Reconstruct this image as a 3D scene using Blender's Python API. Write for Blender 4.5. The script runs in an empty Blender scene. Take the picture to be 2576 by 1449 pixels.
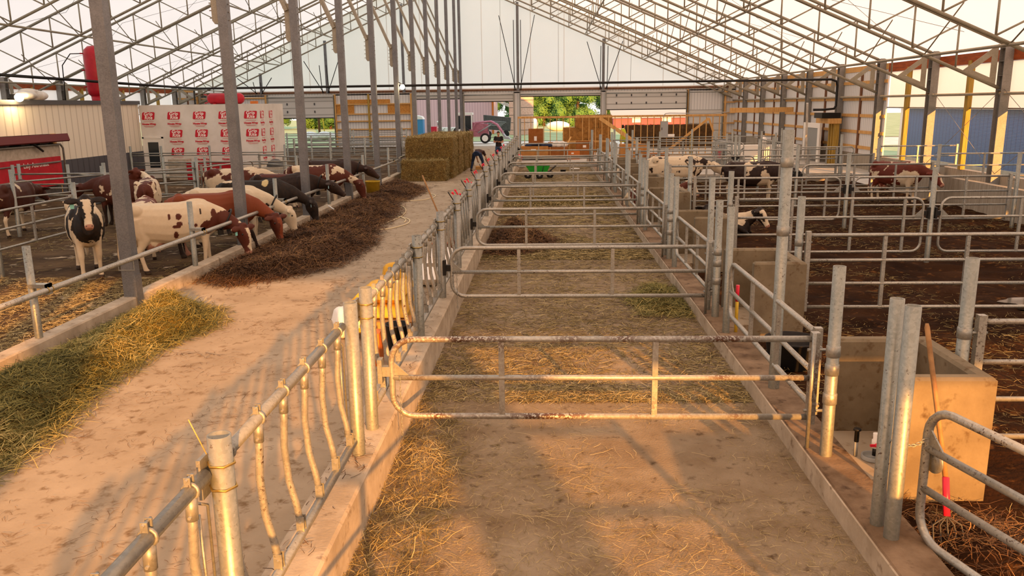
import bpy, bmesh, math, random
import numpy as np
from mathutils import Vector, Matrix, noise

SC = bpy.context.scene
COL = SC.collection
PI = math.pi
rnd = random.Random(7)

# ------------------------------------------------------------------ camera
IW, IH, FPX = 2576, 1449, 2050.0
def camera():
    v = Vector((1374 - IW/2, 263 - IH/2, FPX)).normalized()        # barn's long axis seen from the lens
    u = Vector((math.sin(-0.004), -math.cos(-0.004), 0)); u = (u - v*u.dot(v)).normalized()
    x = v.cross(u)
    R = Matrix(((x[0], v[0], u[0]), (x[1], v[1], u[1]), (x[2], v[2], u[2])))
    cd = bpy.data.cameras.new('camera'); cd.sensor_width = 36; cd.lens = 36*FPX/IW
    cd.clip_start = 0.1; cd.clip_end = 600
    o = bpy.data.objects.new('camera', cd); COL.objects.link(o)
    r, d, f = R[0], R[1], R[2]
    o.matrix_world = Matrix(((r[0], -d[0], -f[0], 0), (r[1], -d[1], -f[1], 0), (r[2], -d[2], -f[2], 3.2), (0, 0, 0, 1)))
    SC.camera = o
camera()

# ------------------------------------------------------------------ world, sun, exposure
def world():
    w = bpy.data.worlds.new('sky'); SC.world = w; w.use_nodes = True
    nt = w.node_tree; bg = nt.nodes['Background']
    tc = nt.nodes.new('ShaderNodeTexCoord'); sx = nt.nodes.new('ShaderNodeSeparateXYZ')
    cr = nt.nodes.new('ShaderNodeValToRGB')
    nt.links.new(tc.outputs['Generated'], sx.inputs[0]); nt.links.new(sx.outputs['Z'], cr.inputs[0])
    e = cr.color_ramp.elements
    e[0].position = 0.0; e[0].color = (1.0, .95, .88, 1); e[1].position = .5; e[1].color = (.80, .90, 1.0, 1)
    nt.links.new(cr.outputs[0], bg.inputs[0]); bg.inputs[1].default_value = 1.15
world()
SUN_DIR = Vector((-1.37, 4.6, -1.0)).normalized()
sd = bpy.data.lights.new('low_sun', 'SUN'); sd.energy = 11.0; sd.angle = math.radians(.7); sd.color = (1.0, .41, .085)
so = bpy.data.objects.new('low_sun', sd); COL.objects.link(so)
so.rotation_euler = SUN_DIR.to_track_quat('-Z', 'Y').to_euler(); so.location = (8, -20, 9)
SC.view_settings.view_transform = 'Standard'; SC.view_settings.look = 'None'
SC.view_settings.exposure = 0.34; SC.view_settings.gamma = 1.0
try: SC.view_settings.use_curve_mapping = False
except Exception: pass
SC.cycles.max_bounces = 7; SC.cycles.diffuse_bounces = 4; SC.cycles.glossy_bounces = 3
SC.cycles.transmission_bounces = 4; SC.cycles.transparent_max_bounces = 10
SC.cycles.sample_clamp_indirect = 6.0
SC.cycles.use_denoising = True

# ------------------------------------------------------------------ materials
def H(h):
    h = h.lstrip('#'); c = [int(h[i:i+2], 16)/255 for i in (0, 2, 4)]
    return tuple(x/12.92 if x <= .04045 else ((x+.055)/1.055)**2.4 for x in c) + (1.0,)
def newmat(name):
    m = bpy.data.materials.new(name); m.use_nodes = True
    return m, m.node_tree, m.node_tree.nodes['Principled BSDF']
def nd(nt, typ, **kw):
    n = nt.nodes.new('ShaderNode' + typ)
    for k, v in kw.items(): setattr(n, k, v)
    return n
def noise_fac(nt, coord, scale, detail=4, lo=.4, hi=.6, stretch=None, rough=.6):
    n = nd(nt, 'TexNoise'); n.inputs['Scale'].default_value = scale; n.inputs['Detail'].default_value = detail
    n.inputs['Roughness'].default_value = rough
    src = coord
    if stretch:
        mp = nd(nt, 'Mapping'); mp.inputs['Scale'].default_value = stretch; nt.links.new(coord, mp.inputs[0]); src = mp.outputs[0]
    nt.links.new(src, n.inputs['Vector'])
    r = nd(nt, 'ValToRGB'); r.color_ramp.elements[0].position = lo; r.color_ramp.elements[1].position = hi
    nt.links.new(n.outputs[0], r.inputs[0])
    return r.outputs[0], n
def mixc(nt, fac, a, b):
    m = nd(nt, 'MixRGB')
    for i, s in ((0, fac), (1, a), (2, b)):
        if hasattr(s, 'node'): nt.links.new(s, m.inputs[i])
        else: m.inputs[i].default_value = s
    return m.outputs[0]
def mul(nt, a, b):
    m = nd(nt, 'Math', operation='MULTIPLY')
    for i, s in ((0, a), (1, b)):
        if hasattr(s, 'node'): nt.links.new(s, m.inputs[i])
        else: m.inputs[i].default_value = s
    return m.outputs[0]
def mat(name, a, b=None, scale=6, lo=.35, hi=.65, rough=.7, metal=0, c=None, cscale=30, clo=.6, chi=.68, stretch=None,
        bump=0, bscale=40, world=False, spec=.3):
    m, nt, p = newmat(name)
    p.inputs['Roughness'].default_value = rough; p.inputs['Metallic'].default_value = metal
    p.inputs['Specular IOR Level'].default_value = spec
    if world: co = nd(nt, 'NewGeometry').outputs['Position']
    else: co = nd(nt, 'TexCoord').outputs['Object']
    col = H(a)
    if b:
        f, _ = noise_fac(nt, co, scale, 5, lo, hi, stretch)
        col = mixc(nt, f, H(a), H(b))
    if c:
        f, _ = noise_fac(nt, co, cscale, 3, clo, chi)
        col = mixc(nt, f, col, H(c))
    if hasattr(col, 'node'): nt.links.new(col, p.inputs['Base Color'])
    else: p.inputs['Base Color'].default_value = col
    if bump:
        n = nd(nt, 'TexNoise'); n.inputs['Scale'].default_value = bscale; n.inputs['Detail'].default_value = 4
        nt.links.new(co, n.inputs['Vector'])
        bp = nd(nt, 'Bump'); bp.inputs['Strength'].default_value = bump; bp.inputs['Distance'].default_value = .02
        nt.links.new(n.outputs[0], bp.inputs['Height']); nt.links.new(bp.outputs[0], p.inputs['Normal'])
    return m
def galv(name, a='#a9aaa4', b='#85867f', mud='#3f2c1e', amt=.0, metal=.55, rough=.42):
    """galvanised steel with a zinc spangle and splashes of dried mud"""
    m, nt, p = newmat(name)
    p.inputs['Metallic'].default_value = metal; p.inputs['Roughness'].default_value = rough
    co = nd(nt, 'NewGeometry').outputs['Position']
    v = nd(nt, 'TexVoronoi'); v.inputs['Scale'].default_value = 55; nt.links.new(co, v.inputs['Vector'])
    sx = nd(nt, 'SeparateColor'); nt.links.new(v.outputs['Color'], sx.inputs[0])
    f2, _ = noise_fac(nt, co, 3.0, 4, .35, .65)
    f = mul(nt, sx.outputs[0], .55)
    ad = nd(nt, 'Math', operation='ADD'); nt.links.new(f, ad.inputs[0]); nt.links.new(mul(nt, f2, .45), ad.inputs[1])
    col = mixc(nt, ad.outputs[0], H(a), H(b))
    if amt:
        fm, _ = noise_fac(nt, co, 42, 3, .665-amt*.12, .69-amt*.12)
        fb, _ = noise_fac(nt, co, 1.7, 2, .40, .62)
        k = mul(nt, fm, fb)
        col = mixc(nt, k, col, H(mud))
        nt.links.new(mul(nt, nd_inv(nt, k), metal), p.inputs['Metallic'])
    nt.links.new(col, p.inputs['Base Color'])
    return m
def nd_inv(nt, s):
    m = nd(nt, 'Math', operation='SUBTRACT'); m.inputs[0].default_value = 1.0; nt.links.new(s, m.inputs[1]); return m.outputs[0]
def strandmat(name, stops, rough=.75, trans=0):
    """dry stalks: colour varies from stalk to stalk through the 'tint' attribute"""
    m, nt, p = newmat(name)
    at = nd(nt, 'Attribute', attribute_name='tint'); r = nd(nt, 'ValToRGB')
    e = r.color_ramp.elements
    while len(e) < len(stops): e.new(.5)
    for i, (pos, c) in enumerate(stops): e[i].position = pos; e[i].color = H(c)
    nt.links.new(at.outputs['Fac'], r.inputs[0]); nt.links.new(r.outputs[0], p.inputs['Base Color'])
    p.inputs['Roughness'].default_value = rough; p.inputs['Specular IOR Level'].default_value = .2
    return m
def coatmat():
    m, nt, p = newmat('cow_coat')
    at = nd(nt, 'Attribute', attribute_name='coat'); co = nd(nt, 'TexCoord').outputs['Object']
    f, _ = noise_fac(nt, co, 14, 4, .3, .75)
    nt.links.new(mixc(nt, mul(nt, f, .14), at.outputs['Color'], H('#6b4a2c')), p.inputs['Base Color'])
    p.inputs['Roughness'].default_value = .62; p.inputs['Specular IOR Level'].default_value = .25
    return m
def fabricmat():
    m, nt, p = newmat('barn_fabric'); out = nt.nodes['Material Output']
    co = nd(nt, 'NewGeometry').outputs['Position']
    f, _ = noise_fac(nt, co, .35, 3, .3, .7)
    tr = nd(nt, 'BsdfTranslucent'); df = nd(nt, 'BsdfDiffuse'); mx = nd(nt, 'MixShader'); mx.inputs[0].default_value = .38
    nt.links.new(mixc(nt, f, (.94, .915, .87, 1), (.97, .945, .90, 1)), tr.inputs[0]); df.inputs[0].default_value = (.90, .87, .82, 1)
    nt.links.new(tr.outputs[0], mx.inputs[1]); nt.links.new(df.outputs[0], mx.inputs[2]); nt.links.new(mx.outputs[0], out.inputs[0])
    return m
def screenmat():
    m, nt, p = newmat('mesh_screen'); out = nt.nodes['Material Output']
    co = nd(nt, 'NewGeometry').outputs['Position']
    mp = nd(nt, 'Mapping'); mp.inputs['Scale'].default_value = (1, 1, 1); nt.links.new(co, mp.inputs[0])
    w = nd(nt, 'TexWave', wave_type='BANDS', bands_direction='Z'); w.inputs['Scale'].default_value = 7; nt.links.new(mp.outputs[0], w.inputs[0])
    t = nd(nt, 'BsdfTransparent'); d = nd(nt, 'BsdfTranslucent'); d.inputs[0].default_value = (.85, .85, .85, 1)
    mx = nd(nt, 'MixShader'); nt.links.new(mul(nt, w.outputs['Fac'], .07), mx.inputs[0])
    nt.links.new(t.outputs[0], mx.inputs[1]); nt.links.new(d.outputs[0], mx.inputs[2]); nt.links.new(mx.outputs[0], out.inputs[0])
    return m
def ribmat(name, a, b, freq, axis='X', rough=.5, metal=0.0):
    """ribbed sheet: narrow darker grooves every 1/freq m"""
    m, nt, p = newmat(name); p.inputs['Roughness'].default_value = rough; p.inputs['Metallic'].default_value = metal
    co = nd(nt, 'NewGeometry').outputs['Position']; s = nd(nt, 'SeparateXYZ'); nt.links.new(co, s.inputs[0])
    fr = nd(nt, 'Math', operation='FRACT'); nt.links.new(mul(nt, s.outputs[axis], freq), fr.inputs[0])
    r = nd(nt, 'ValToRGB'); r.color_ramp.interpolation = 'LINEAR'
    e = r.color_ramp.elements; e[0].position = .0; e[0].color = H(b); e[1].position = .14; e[1].color = H(a)
    x = e.new(.9); x.color = H(a); y = e.new(1.0); y.color = H(b)
    nt.links.new(fr.outputs[0], r.inputs[0]); nt.links.new(r.outputs[0], p.inputs['Base Color'])
    return m
def emit(name, col, s):
    m, nt, p = newmat(name); p.inputs['Emission Color'].default_value = H(col); p.inputs['Emission Strength'].default_value = s
    p.inputs['Base Color'].default_value = H(col); return m

M = dict(
    steel=galv('galvanised_steel', '#9b9b94', '#7d7d76', amt=.1),
    gate=galv('galvanised_gate_tube', '#adaca4', '#8b8a82', amt=.5),
    dirtygate=galv('mud_splashed_gate_tube', '#adaca4', '#8b8a82', mud='#4a2e1c', amt=1.7),
    post=galv('galvanised_post', '#969890', '#7a7d76', amt=.25),
    column=galv('galvanised_column', '#7b7d80', '#606265', amt=0, metal=.5, rough=.48),
    plate=galv('weathered_plate', '#a49d8c', '#857d6c', amt=0, metal=.3, rough=.6),
    truss=galv('truss_steel', '#9d9582', '#827b69', amt=0, metal=.15, rough=.6),
    beam=galv('wall_beam_steel', '#8d8a84', '#716e68', amt=0, metal=.2, rough=.55),
    brass=mat('zinc_yellow_bolt', '#b39a58', '#8a7a4a', rough=.35, metal=.8),
    concrete=mat('curb_concrete', '#b5a894', '#978a76', scale=3, c='#6b5a45', cscale=9, clo=.60, chi=.78, rough=.85, bump=.15, world=True),
    trough=mat('trough_concrete', '#7b705b', '#655a47', scale=2.2, c='#54432c', cscale=9, clo=.57, chi=.72, rough=.85, bump=.12, world=True),
    block=mat('board_marked_concrete', '#a39a8a', '#857b6b', scale=2.5, stretch=(1, 8, .6), rough=.9, bump=.1, world=True),
    alley=mat('alley_concrete', '#a0927c', '#8a7b65', scale=1.3, lo=.3, hi=.7, c='#6b5538', cscale=7, clo=.56, chi=.74, rough=.8, bump=.08, world=True),
    penfloor=mat('bedding_floor', '#8d7f69', '#6f5d45', scale=1.6, lo=.3, hi=.7, c='#4b3a24', cscale=7, clo=.58, chi=.74, rough=.9, bump=.5, bscale=60, world=True),
    manure=mat('dark_bedding', '#362213', '#1f1209', scale=1.1, lo=.35, hi=.65, c='#5a3c20', cscale=6, clo=.58, chi=.72, rough=.97, spec=.04, bump=1.0, bscale=16, world=True),
    cowfloor=mat('cow_pen_floor', '#5f4c36', '#372819', scale=.9, lo=.35, hi=.62, c='#a89880', cscale=1.8, clo=.60, chi=.68, rough=.9, spec=.1, bump=.5, bscale=25, world=True),
    slab=mat('clean_concrete_slab', '#b3b0a8', '#9c988e', scale=2, rough=.7, world=True),
    puddle=mat('liquid_puddle', '#3a332c', rough=.08, spec=.6),
    gravel=mat('yard_gravel', '#d9cfc0', '#c2b6a4', scale=1.5, rough=.95, world=True),
    lawn=mat('lawn_green', '#8b9a68', '#a9b184', scale=.6, rough=.95, world=True),
    fabric=fabricmat(), screen=screenmat(),
    wood=mat('new_lumber', '#d3a86a', '#b98a4c', scale=3, stretch=(6, 6, .5), rough=.7, world=True),
    ply=mat('osb_board', '#c98f45', '#a97230', scale=14, rough=.75, world=True),
    yellowpost=mat('treated_post', '#b09040', '#8f7430', scale=3, stretch=(8, 8, .5), rough=.7, world=True),
    redbeam=mat('stained_beam', '#a4501f', '#7d3a16', scale=2, stretch=(1, 1, 6), rough=.7, world=True),
    brownpost=mat('brown_timber', '#7a5236', '#5d3d27', scale=3, stretch=(8, 8, .5), rough=.75, world=True),
    siding=ribmat('white_ribbed_siding_back', '#d6d6d4', '#9d9e9e', 4.4, 'X'),
    sidingy=ribmat('white_ribbed_siding_side', '#d6d6d4', '#9d9e9e', 4.4, 'Y'),
    cream=ribmat('cream_ribbed_siding', '#dcd3bf', '#b4aa94', 2.4, 'Y'),
    wains=ribmat('charcoal_wainscot', '#45464c', '#2c2d31', 2.4, 'Y'),
    charcoal=mat('charcoal_trim', '#4b4b4c', rough=.5),
    blue=ribmat('blue_ribbed_siding', '#2c5f96', '#1d4674', 3.0, 'Y'),
    doorpanel=ribmat('door_section', '#c6c4be', '#8f8d86', 1.9, 'Z'),
    black=mat('black_plastic', '#171614', rough=.45), blackpipe=mat('black_pipe', '#141210', rough=.4),
    rubber=mat('black_rubber', '#1d1b1a', '#2b2826', rough=.75),
    red=mat('red_paint', '#b81c2b', '#a01522', scale=3, rough=.38), redplastic=mat('red_plastic', '#d4233c', rough=.35),
    redprint=mat('red_print', '#c22636', rough=.7), white=mat('white_plastic', '#e9e6df', rough=.5), whiteprint=mat('white_print', '#f3efe8', rough=.7),
    wrap=mat('house_wrap', '#dedad2', '#cfcac0', scale=1.2, rough=.75, bump=.25, bscale=2.5, world=True),
    whitepaint=mat('white_paint', '#e4e1d9', rough=.5), glass=mat('dark_glass', '#2c3134', rough=.1, spec=.6),
    grey=mat('grey_enamel', '#9b9d9c', rough=.5), darkgrey=mat('dark_machine', '#3c3b3a', '#55524e', rough=.6),
    machine=mat('beige_machine_panel', '#bdb4a4', '#a59b89', rough=.5), maroon=mat('maroon_canopy', '#5e1a1c', rough=.5),
    yellow=mat('yellow_paper', '#d6a62b', '#c29222', scale=4, rough=.6), yellowpl=mat('yellow_plastic', '#d9b63c', '#c29f2c', rough=.5),
    card=mat('cardboard', '#b57f45', '#a06e38', scale=3, rough=.85), card2=mat('dark_cardboard', '#9a5f2c', '#86501f', scale=3, rough=.85),
    green=mat('green_tray', '#2fa83a', '#27962f', rough=.4), orange=mat('orange_box', '#c06a28', rough=.6),
    hose=mat('cream_hose', '#d8caa4', rough=.5), handle=mat('ash_handle', '#9a7448', '#7c5a35', scale=8, rough=.6),
    cloth=mat('pale_cloth', '#d8d4cc', '#b9b4aa', scale=3, rough=.9), bedrock=mat('junk_mix', '#8d7a63', '#6a5a48', rough=.9),
    skin=mat('skin', '#b98767', rough=.55), shirt=mat('black_shirt', '#211d1d', '#2c2726', rough=.85), darkshirt=mat('dark_brown_shirt', '#3a2624', rough=.85),
    denim=mat('denim', '#3e5370', '#33465f', scale=12, rough=.85), navy=mat('navy_jeans', '#1d2a44', '#26344f', scale=9, rough=.85), hair=mat('brown_hair', '#3d2415', rough=.7),
    shoe=mat('dark_boots', '#2a2320', rough=.7),
    coat=coatmat(), tag=mat('teal_tag', '#7fc2b5', rough=.5), bluetag=mat('pale_blue_tag', '#a6d0dc', rough=.5), eye=mat('cow_eye', '#140d0a', rough=.2, spec=.6),
    pink=mat('faded_red_tractor', '#c4808f', '#ab6676', scale=3, rough=.5), barnred=ribmat('hazy_red_boards', '#cda6a8', '#a47f82', 3.2, 'X'),  # barn boards lightened to carry the outdoor haze in their colour
    portblue=mat('blue_booth', '#3f86b8', rough=.5), leaf=mat('leaf_green', '#527a40', '#38602c', scale=1.3, rough=.8, world=True), leaf2=mat('pale_leaf', '#688f4c', '#4d7a3c', scale=1.3, rough=.8, world=True),
    bark=mat('bark', '#5b4a3a', rough=.9), tile=mat('silo_tile', '#d9b09a', '#c79a83', rough=.8),
    bulb=emit('lamp_glow', '#ffd9a0', 60), straw=strandmat('straw_stalks', [(0, '#473a1f'), (.35, '#726338'), (.7, '#978655'), (1, '#c4b384')]),
    greenhay=strandmat('green_hay_stalks', [(0, '#393a1a'), (.4, '#5f5c2e'), (.75, '#827a42'), (1, '#b5a468')]),
    brownhay=strandmat('brown_hay_stalks', [(0, '#2c1c0f'), (.45, '#4d3520'), (.8, '#6d4e30'), (1, '#8d6d44')]),
    soiled=mat('soiled_concrete', '#86715a', '#5c4833', scale=2.5, lo=.35, hi=.65, c='#3f2e1d', cscale=8, clo=.56, chi=.74, rough=.9, bump=.3, world=True),
    hay=mat('hay_base', '#5d5226', '#7a6a36', scale=8, rough=.95, bump=.8, world=True), brownbase=mat('brown_hay_base', '#2f1f12', '#46301c', scale=8, rough=.95, bump=.8, world=True),
    bale=mat('bale_hay', '#7b6334', '#5a4320', scale=5, c='#a08a50', cscale=26, clo=.5, chi=.7, stretch=(1, 1, 5), rough=.95, bump=1.0, bscale=45, world=True),
    strawbale=mat('bale_straw', '#a8763a', '#855a28', scale=5, rough=.95, bump=1.0, bscale=30, world=True),
    darkbale=mat('dark_bale', '#5d4427', '#43301a', scale=5, rough=.95, bump=1.0, bscale=30, world=True),
    matting=mat('grey_matting', '#8c8f8c', rough=.7),
)

# ------------------------------------------------------------------ mesh helpers
class MB:
    """collects faces for ONE mesh object"""
    def __init__(s): s.v = []; s.f = []; s.mi = []; s.mats = []; s.cur = 0; s.sm = []
    def use(s, m):
        if m not in s.mats: s.mats.append(m)
        s.cur = s.mats.index(m); return s
    def add(s, vs, fs, smooth=False):
        o = len(s.v); s.v += [tuple(v) for v in vs]; s.f += [tuple(i + o for i in f) for f in fs]
        s.mi += [s.cur]*len(fs); s.sm += [smooth]*len(fs); return s
    def box(s, x0, y0, z0, x1, y1, z1):
        x0, x1 = min(x0, x1), max(x0, x1); y0, y1 = min(y0, y1), max(y0, y1); z0, z1 = min(z0, z1), max(z0, z1)
        return s.add([(x0, y0, z0), (x1, y0, z0), (x1, y1, z0), (x0, y1, z0), (x0, y0, z1), (x1, y0, z1), (x1, y1, z1), (x0, y1, z1)],
              [(0, 3, 2, 1), (4, 5, 6, 7), (0, 1, 5, 4), (1, 2, 6, 5), (2, 3, 7, 6), (3, 0, 4, 7)])
    def obox(s, c, ax, ay, az):
        """box from a centre and three half-axis vectors"""
        c, ax, ay, az = map(Vector, (c, ax, ay, az)); P = []
        for k in (-1, 1):
            for i, j in ((-1, -1), (1, -1), (1, 1), (-1, 1)): P.append(c + ax*i + ay*j + az*k)
        return s.add(P, [(0, 3, 2, 1), (4, 5, 6, 7), (0, 1, 5, 4), (1, 2, 6, 5), (2, 3, 7, 6), (3, 0, 4, 7)])
    def bar(s, a, b, w, h=None, up=(0, 0, 1)):
        a, b = Vector(a), Vector(b); t = (b-a); L = t.length; t.normalize(); up = Vector(up)
        if abs(t.dot(up)) > .95: up = Vector((0, 1, 0))
        x = t.cross(up).normalized(); y = x.cross(t)
        return s.obox((a+b)/2, x*(w/2), y*((h or w)/2), t*(L/2))
    def tube(s, path, r, n=10, cap=True, closed=False):
        P = [Vector(p) for p in path]; N = len(P); rs = r if isinstance(r, (list, tuple)) else [r]*N
        t0 = (P[1]-P[0]).normalized(); ref = Vector((0, 0, 1)) if abs(t0.z) < .9 else Vector((1, 0, 0))
        x = t0.cross(ref).normalized(); vs = []
        for i, p in enumerate(P):
            if closed: t = (P[(i+1) % N]-P[i-1]).normalized()
            else: t = ((P[min(i+1, N-1)]-p).normalized() + (p-P[max(i-1, 0)]).normalized()).normalized()
            x = (x - t*x.dot(t)).normalized(); y = t.cross(x)
            for k in range(n):
                a = 2*PI*k/n; vs.append(p + (x*math.cos(a) + y*math.sin(a))*rs[i])
        fs = []
        for i in range(N if closed else N-1):
            for k in range(n):
                j = (i+1) % N
                fs.append((i*n+k, i*n+(k+1) % n, j*n+(k+1) % n, j*n+k))
        s.add(vs, fs, True)
        if cap and not closed:
            o = len(s.v) - N*n
            s.f += [tuple(o+k for k in reversed(range(n))), tuple(o+(N-1)*n+k for k in range(n))]; s.mi += [s.cur]*2; s.sm += [False]*2
        return s
    def pipe(s, base, top, r, wall=.006, n=14):
        """open-topped hollow pipe"""
        a, b = Vector(base), Vector(top); t = (b-a).normalized()
        x = t.cross(Vector((0, 1, 0))).normalized(); y = t.cross(x); vs = []
        d = t*min(.3, (b-a).length*.3)
        for p, q in ((a, r), (b, r), (b, r-wall), (b-d, r-wall)):
            for k in range(n): vs.append(p + (x*math.cos(2*PI*k/n)+y*math.sin(2*PI*k/n))*q)
        fs = [(i*n+k, i*n+(k+1) % n, (i+1)*n+(k+1) % n, (i+1)*n+k) for i in range(3) for k in range(n)]
        fs.append(tuple(3*n+k for k in range(n)))
        return s.add(vs, fs, True)
    def lathe(s, prof, c=(0, 0, 0), n=18):
        vs = []; fs = []; c = Vector(c)
        for r, z in prof:
            for k in range(n): vs.append(c+Vector((r*math.cos(2*PI*k/n), r*math.sin(2*PI*k/n), z)))
        for i in range(len(prof)-1):
            for k in range(n): fs.append((i*n+k, i*n+(k+1) % n, (i+1)*n+(k+1) % n, (i+1)*n+k))
        return s.add(vs, fs, True)
    def prism(s, pts, off):
        """polygon (list of 3-D points) pushed along off"""
        P = [Vector(p) for p in pts]; Q = [p+Vector(off) for p in P]; n = len(P)
        return s.add(P+Q, [tuple(range(n)), tuple(reversed(range(n, 2*n)))] + [(i, i+n, (i+1) % n+n, (i+1) % n) for i in range(n)])
    def ell(s, c, r, n=12, m=8):
        c = Vector(c); vs = [c+Vector((0, 0, -r[2]))]; fs = []
        for i in range(1, m):
            a = -PI/2+PI*i/m
            for k in range(n): b = 2*PI*k/n; vs.append(c+Vector((r[0]*math.cos(a)*math.cos(b), r[1]*math.cos(a)*math.sin(b), r[2]*math.sin(a))))
        vs.append(c+Vector((0, 0, r[2]))); L = len(vs)-1
        for k in range(n):
            fs.append((0, 1+(k+1) % n, 1+k)); fs.append((L, 1+(m-2)*n+k, 1+(m-2)*n+(k+1) % n))
            for i in range(m-2): a = 1+i*n; fs.append((a+k, a+(k+1) % n, a+n+(k+1) % n, a+n+k))
        return s.add(vs, fs, True)
    def loft(s, st, n=12, side=(0, 1, 0), power=2.0):
        """closed skin through stations (centre, half width, half height)"""
        side = Vector(side); P = [Vector(q[0]) for q in st]; N = len(P); vs = []
        for i, q in enumerate(st):
            t = (P[min(i+1, N-1)]-P[max(i-1, 0)]).normalized(); x = (side-t*side.dot(t)).normalized(); y = t.cross(x)
            for k in range(n):
                a = 2*PI*k/n; ca, sa = math.cos(a), math.sin(a)
                ca = math.copysign(abs(ca)**(2/power), ca); sa = math.copysign(abs(sa)**(2/power), sa)
                vs.append(P[i] + x*ca*q[1] + y*sa*q[2])
        fs = [(i*n+k, i*n+(k+1) % n, (i+1)*n+(k+1) % n, (i+1)*n+k) for i in range(N-1) for k in range(n)]
        fs += [tuple(reversed(range(n))), tuple((N-1)*n+k for k in range(n))]
        return s.add(vs, fs, True)
    def mesh(s, name, m=None):
        me = bpy.data.meshes.new(name); me.from_pydata([tuple(v) for v in s.v], [], s.f)
        for x in (s.mats or [m]): me.materials.append(M[x] if isinstance(x, str) else x)
        me.polygons.foreach_set('material_index', s.mi); me.polygons.foreach_set('use_smooth', s.sm); me.update()
        return me
    def build(s, name, m=None, parent=None, loc=None, **tags):
        return link(name, s.mesh(name, m), parent, loc, **tags)
def link(name, data, parent=None, loc=None, **tags):
    o = bpy.data.objects.new(name, data); COL.objects.link(o)
    if parent: o.parent = parent
    if loc: o.location = loc
    for k, v in tags.items(): o[k] = v
    return o
def thing(name, label, cat, loc=(0, 0, 0), rotz=0, group=None):
    o = bpy.data.objects.new(name, None); COL.objects.link(o); o.location = loc; o.rotation_euler = (0, 0, rotz)
    o['label'] = label; o['category'] = cat
    if group: o['group'] = group
    o.empty_display_size = .2
    return o
def T(label, cat, group=None):
    d = dict(label=label, category=cat)
    if group: d['group'] = group
    return d
S = dict(kind='structure')
def copytree(o, parent=None):
    c = o.copy(); COL.objects.link(c)
    if parent: c.parent = parent
    for ch in o.children: copytree(ch, c)
    return c
def relabel(o, label, loc=None, rotz=None):
    o['label'] = label
    if loc is not None: o.location = loc
    if rotz is not None: o.rotation_euler = (0, 0, rotz)
    return o
ORD = 'first second third fourth fifth sixth seventh eighth ninth tenth eleventh twelfth thirteenth fourteenth fifteenth sixteenth seventeenth eighteenth nineteenth twentieth'.split()
def grid_mesh(name, nx, ny, fn, m):
    vs = [fn(i/nx, j/ny) for j in range(ny+1) for i in range(nx+1)]
    fs = [(j*(nx+1)+i, j*(nx+1)+i+1, (j+1)*(nx+1)+i+1, (j+1)*(nx+1)+i) for j in range(ny) for i in range(nx)]
    b = MB(); b.add(vs, fs, True); return b

# ------------------------------------------------------------------ stalks
RS = np.random.RandomState(3)
def stalks(pos, nrm_lift, L, W, tint, bend=.25, tilt=.25, zfloor=None):
    """pos (n,3); each stalk is a bent two-piece ribbon folded along its middle so it has thickness"""
    n = len(pos); a = RS.rand(n)*2*PI; el = (RS.rand(n)-.35)*tilt*2
    d = np.stack([np.cos(a)*np.cos(el), np.sin(a)*np.cos(el), np.sin(el)], 1)
    side = np.stack([-np.sin(a), np.cos(a), np.zeros(n)], 1); ln = L[0]+(L[1]-L[0])*RS.rand(n)**1.6; w = W[0]+(W[1]-W[0])*RS.rand(n)
    k = (RS.rand(n)-.5)*2*bend*ln; mid = pos + side*k[:, None]*.5; mid[:, 2] += np.abs(RS.rand(n))*nrm_lift*ln
    A = pos - d*(ln/2)[:, None]; B = pos + d*(ln/2)[:, None]
    if zfloor is not None:
        for Q in (A, B, mid): Q[:, 2] = np.maximum(Q[:, 2], zfloor+.004)
    s2 = side*(w/2)[:, None]; up = np.array([0, 0, 1.0])*(w/2)[:, None]
    V = np.stack([A-s2, A+s2+up*.6, mid-s2, mid+s2+up*.6, B-s2*.6, B+s2*.6+up*.4], 1).reshape(-1, 3)
    b = (np.arange(n)*6)[:, None]
    F = np.concatenate([b+np.array([[0, 1, 3, 2]]), b+np.array([[2, 3, 5, 4]])], 1).reshape(-1, 4)
    return V, F, np.repeat(tint, 6)
def stalk_object(name, parts, m, base=None, parent=None, **tags):
    Vs = []; Fs = []; Ts = []; o = 0; nb = 0
    if base is not None:
        bv = np.array(base.v); Vs.append(bv); Fs.append(np.array(base.f)); Ts.append(np.full(len(bv), .2)); o = len(bv); nb = len(base.f)
    for V, F, t in parts: Vs.append(V); Fs.append(F+o); Ts.append(t); o += len(V)
    V = np.concatenate(Vs); F = np.concatenate(Fs); t = np.concatenate(Ts)
    me = bpy.data.meshes.new(name); me.vertices.add(len(V)); me.vertices.foreach_set('co', V.astype(np.float32).ravel())
    me.loops.add(len(F)*4); me.loops.foreach_set('vertex_index', F.astype(np.int32).ravel())
    me.polygons.add(len(F)); me.polygons.foreach_set('loop_start', np.arange(len(F), dtype=np.int32)*4)
    mi = np.zeros(len(F), np.int32); mi[:nb] = 1; 
    for x in m: me.materials.append(M[x])
    me.polygons.foreach_set('material_index', mi)
    at = me.attributes.new('tint', 'FLOAT', 'POINT'); at.data.foreach_set('value', t.astype(np.float32))
    me.update(); me.validate()
    return link(name, me, parent, **tags)
def vnoise(x, y, s, seed=0):
    return np.array([noise.noise(Vector((a*s+seed, b*s-seed, seed*1.7))) for a, b in zip(x, y)])
def scatter_rect(n, x0, x1, y0, y1, ns=.7, thr=-1.0, seed=1, near=0):
    """positions in a rectangle, thinned by noise into drifts; near>0 packs them towards y0"""
    x = x0+(x1-x0)*RS.rand(n); y = y0+(y1-y0)*RS.rand(n)**(1+near)
    v = vnoise(x, y, ns, seed); k = v + (RS.rand(n)-.5)*.5 > thr
    return x[k], y[k], v[k]

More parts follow.
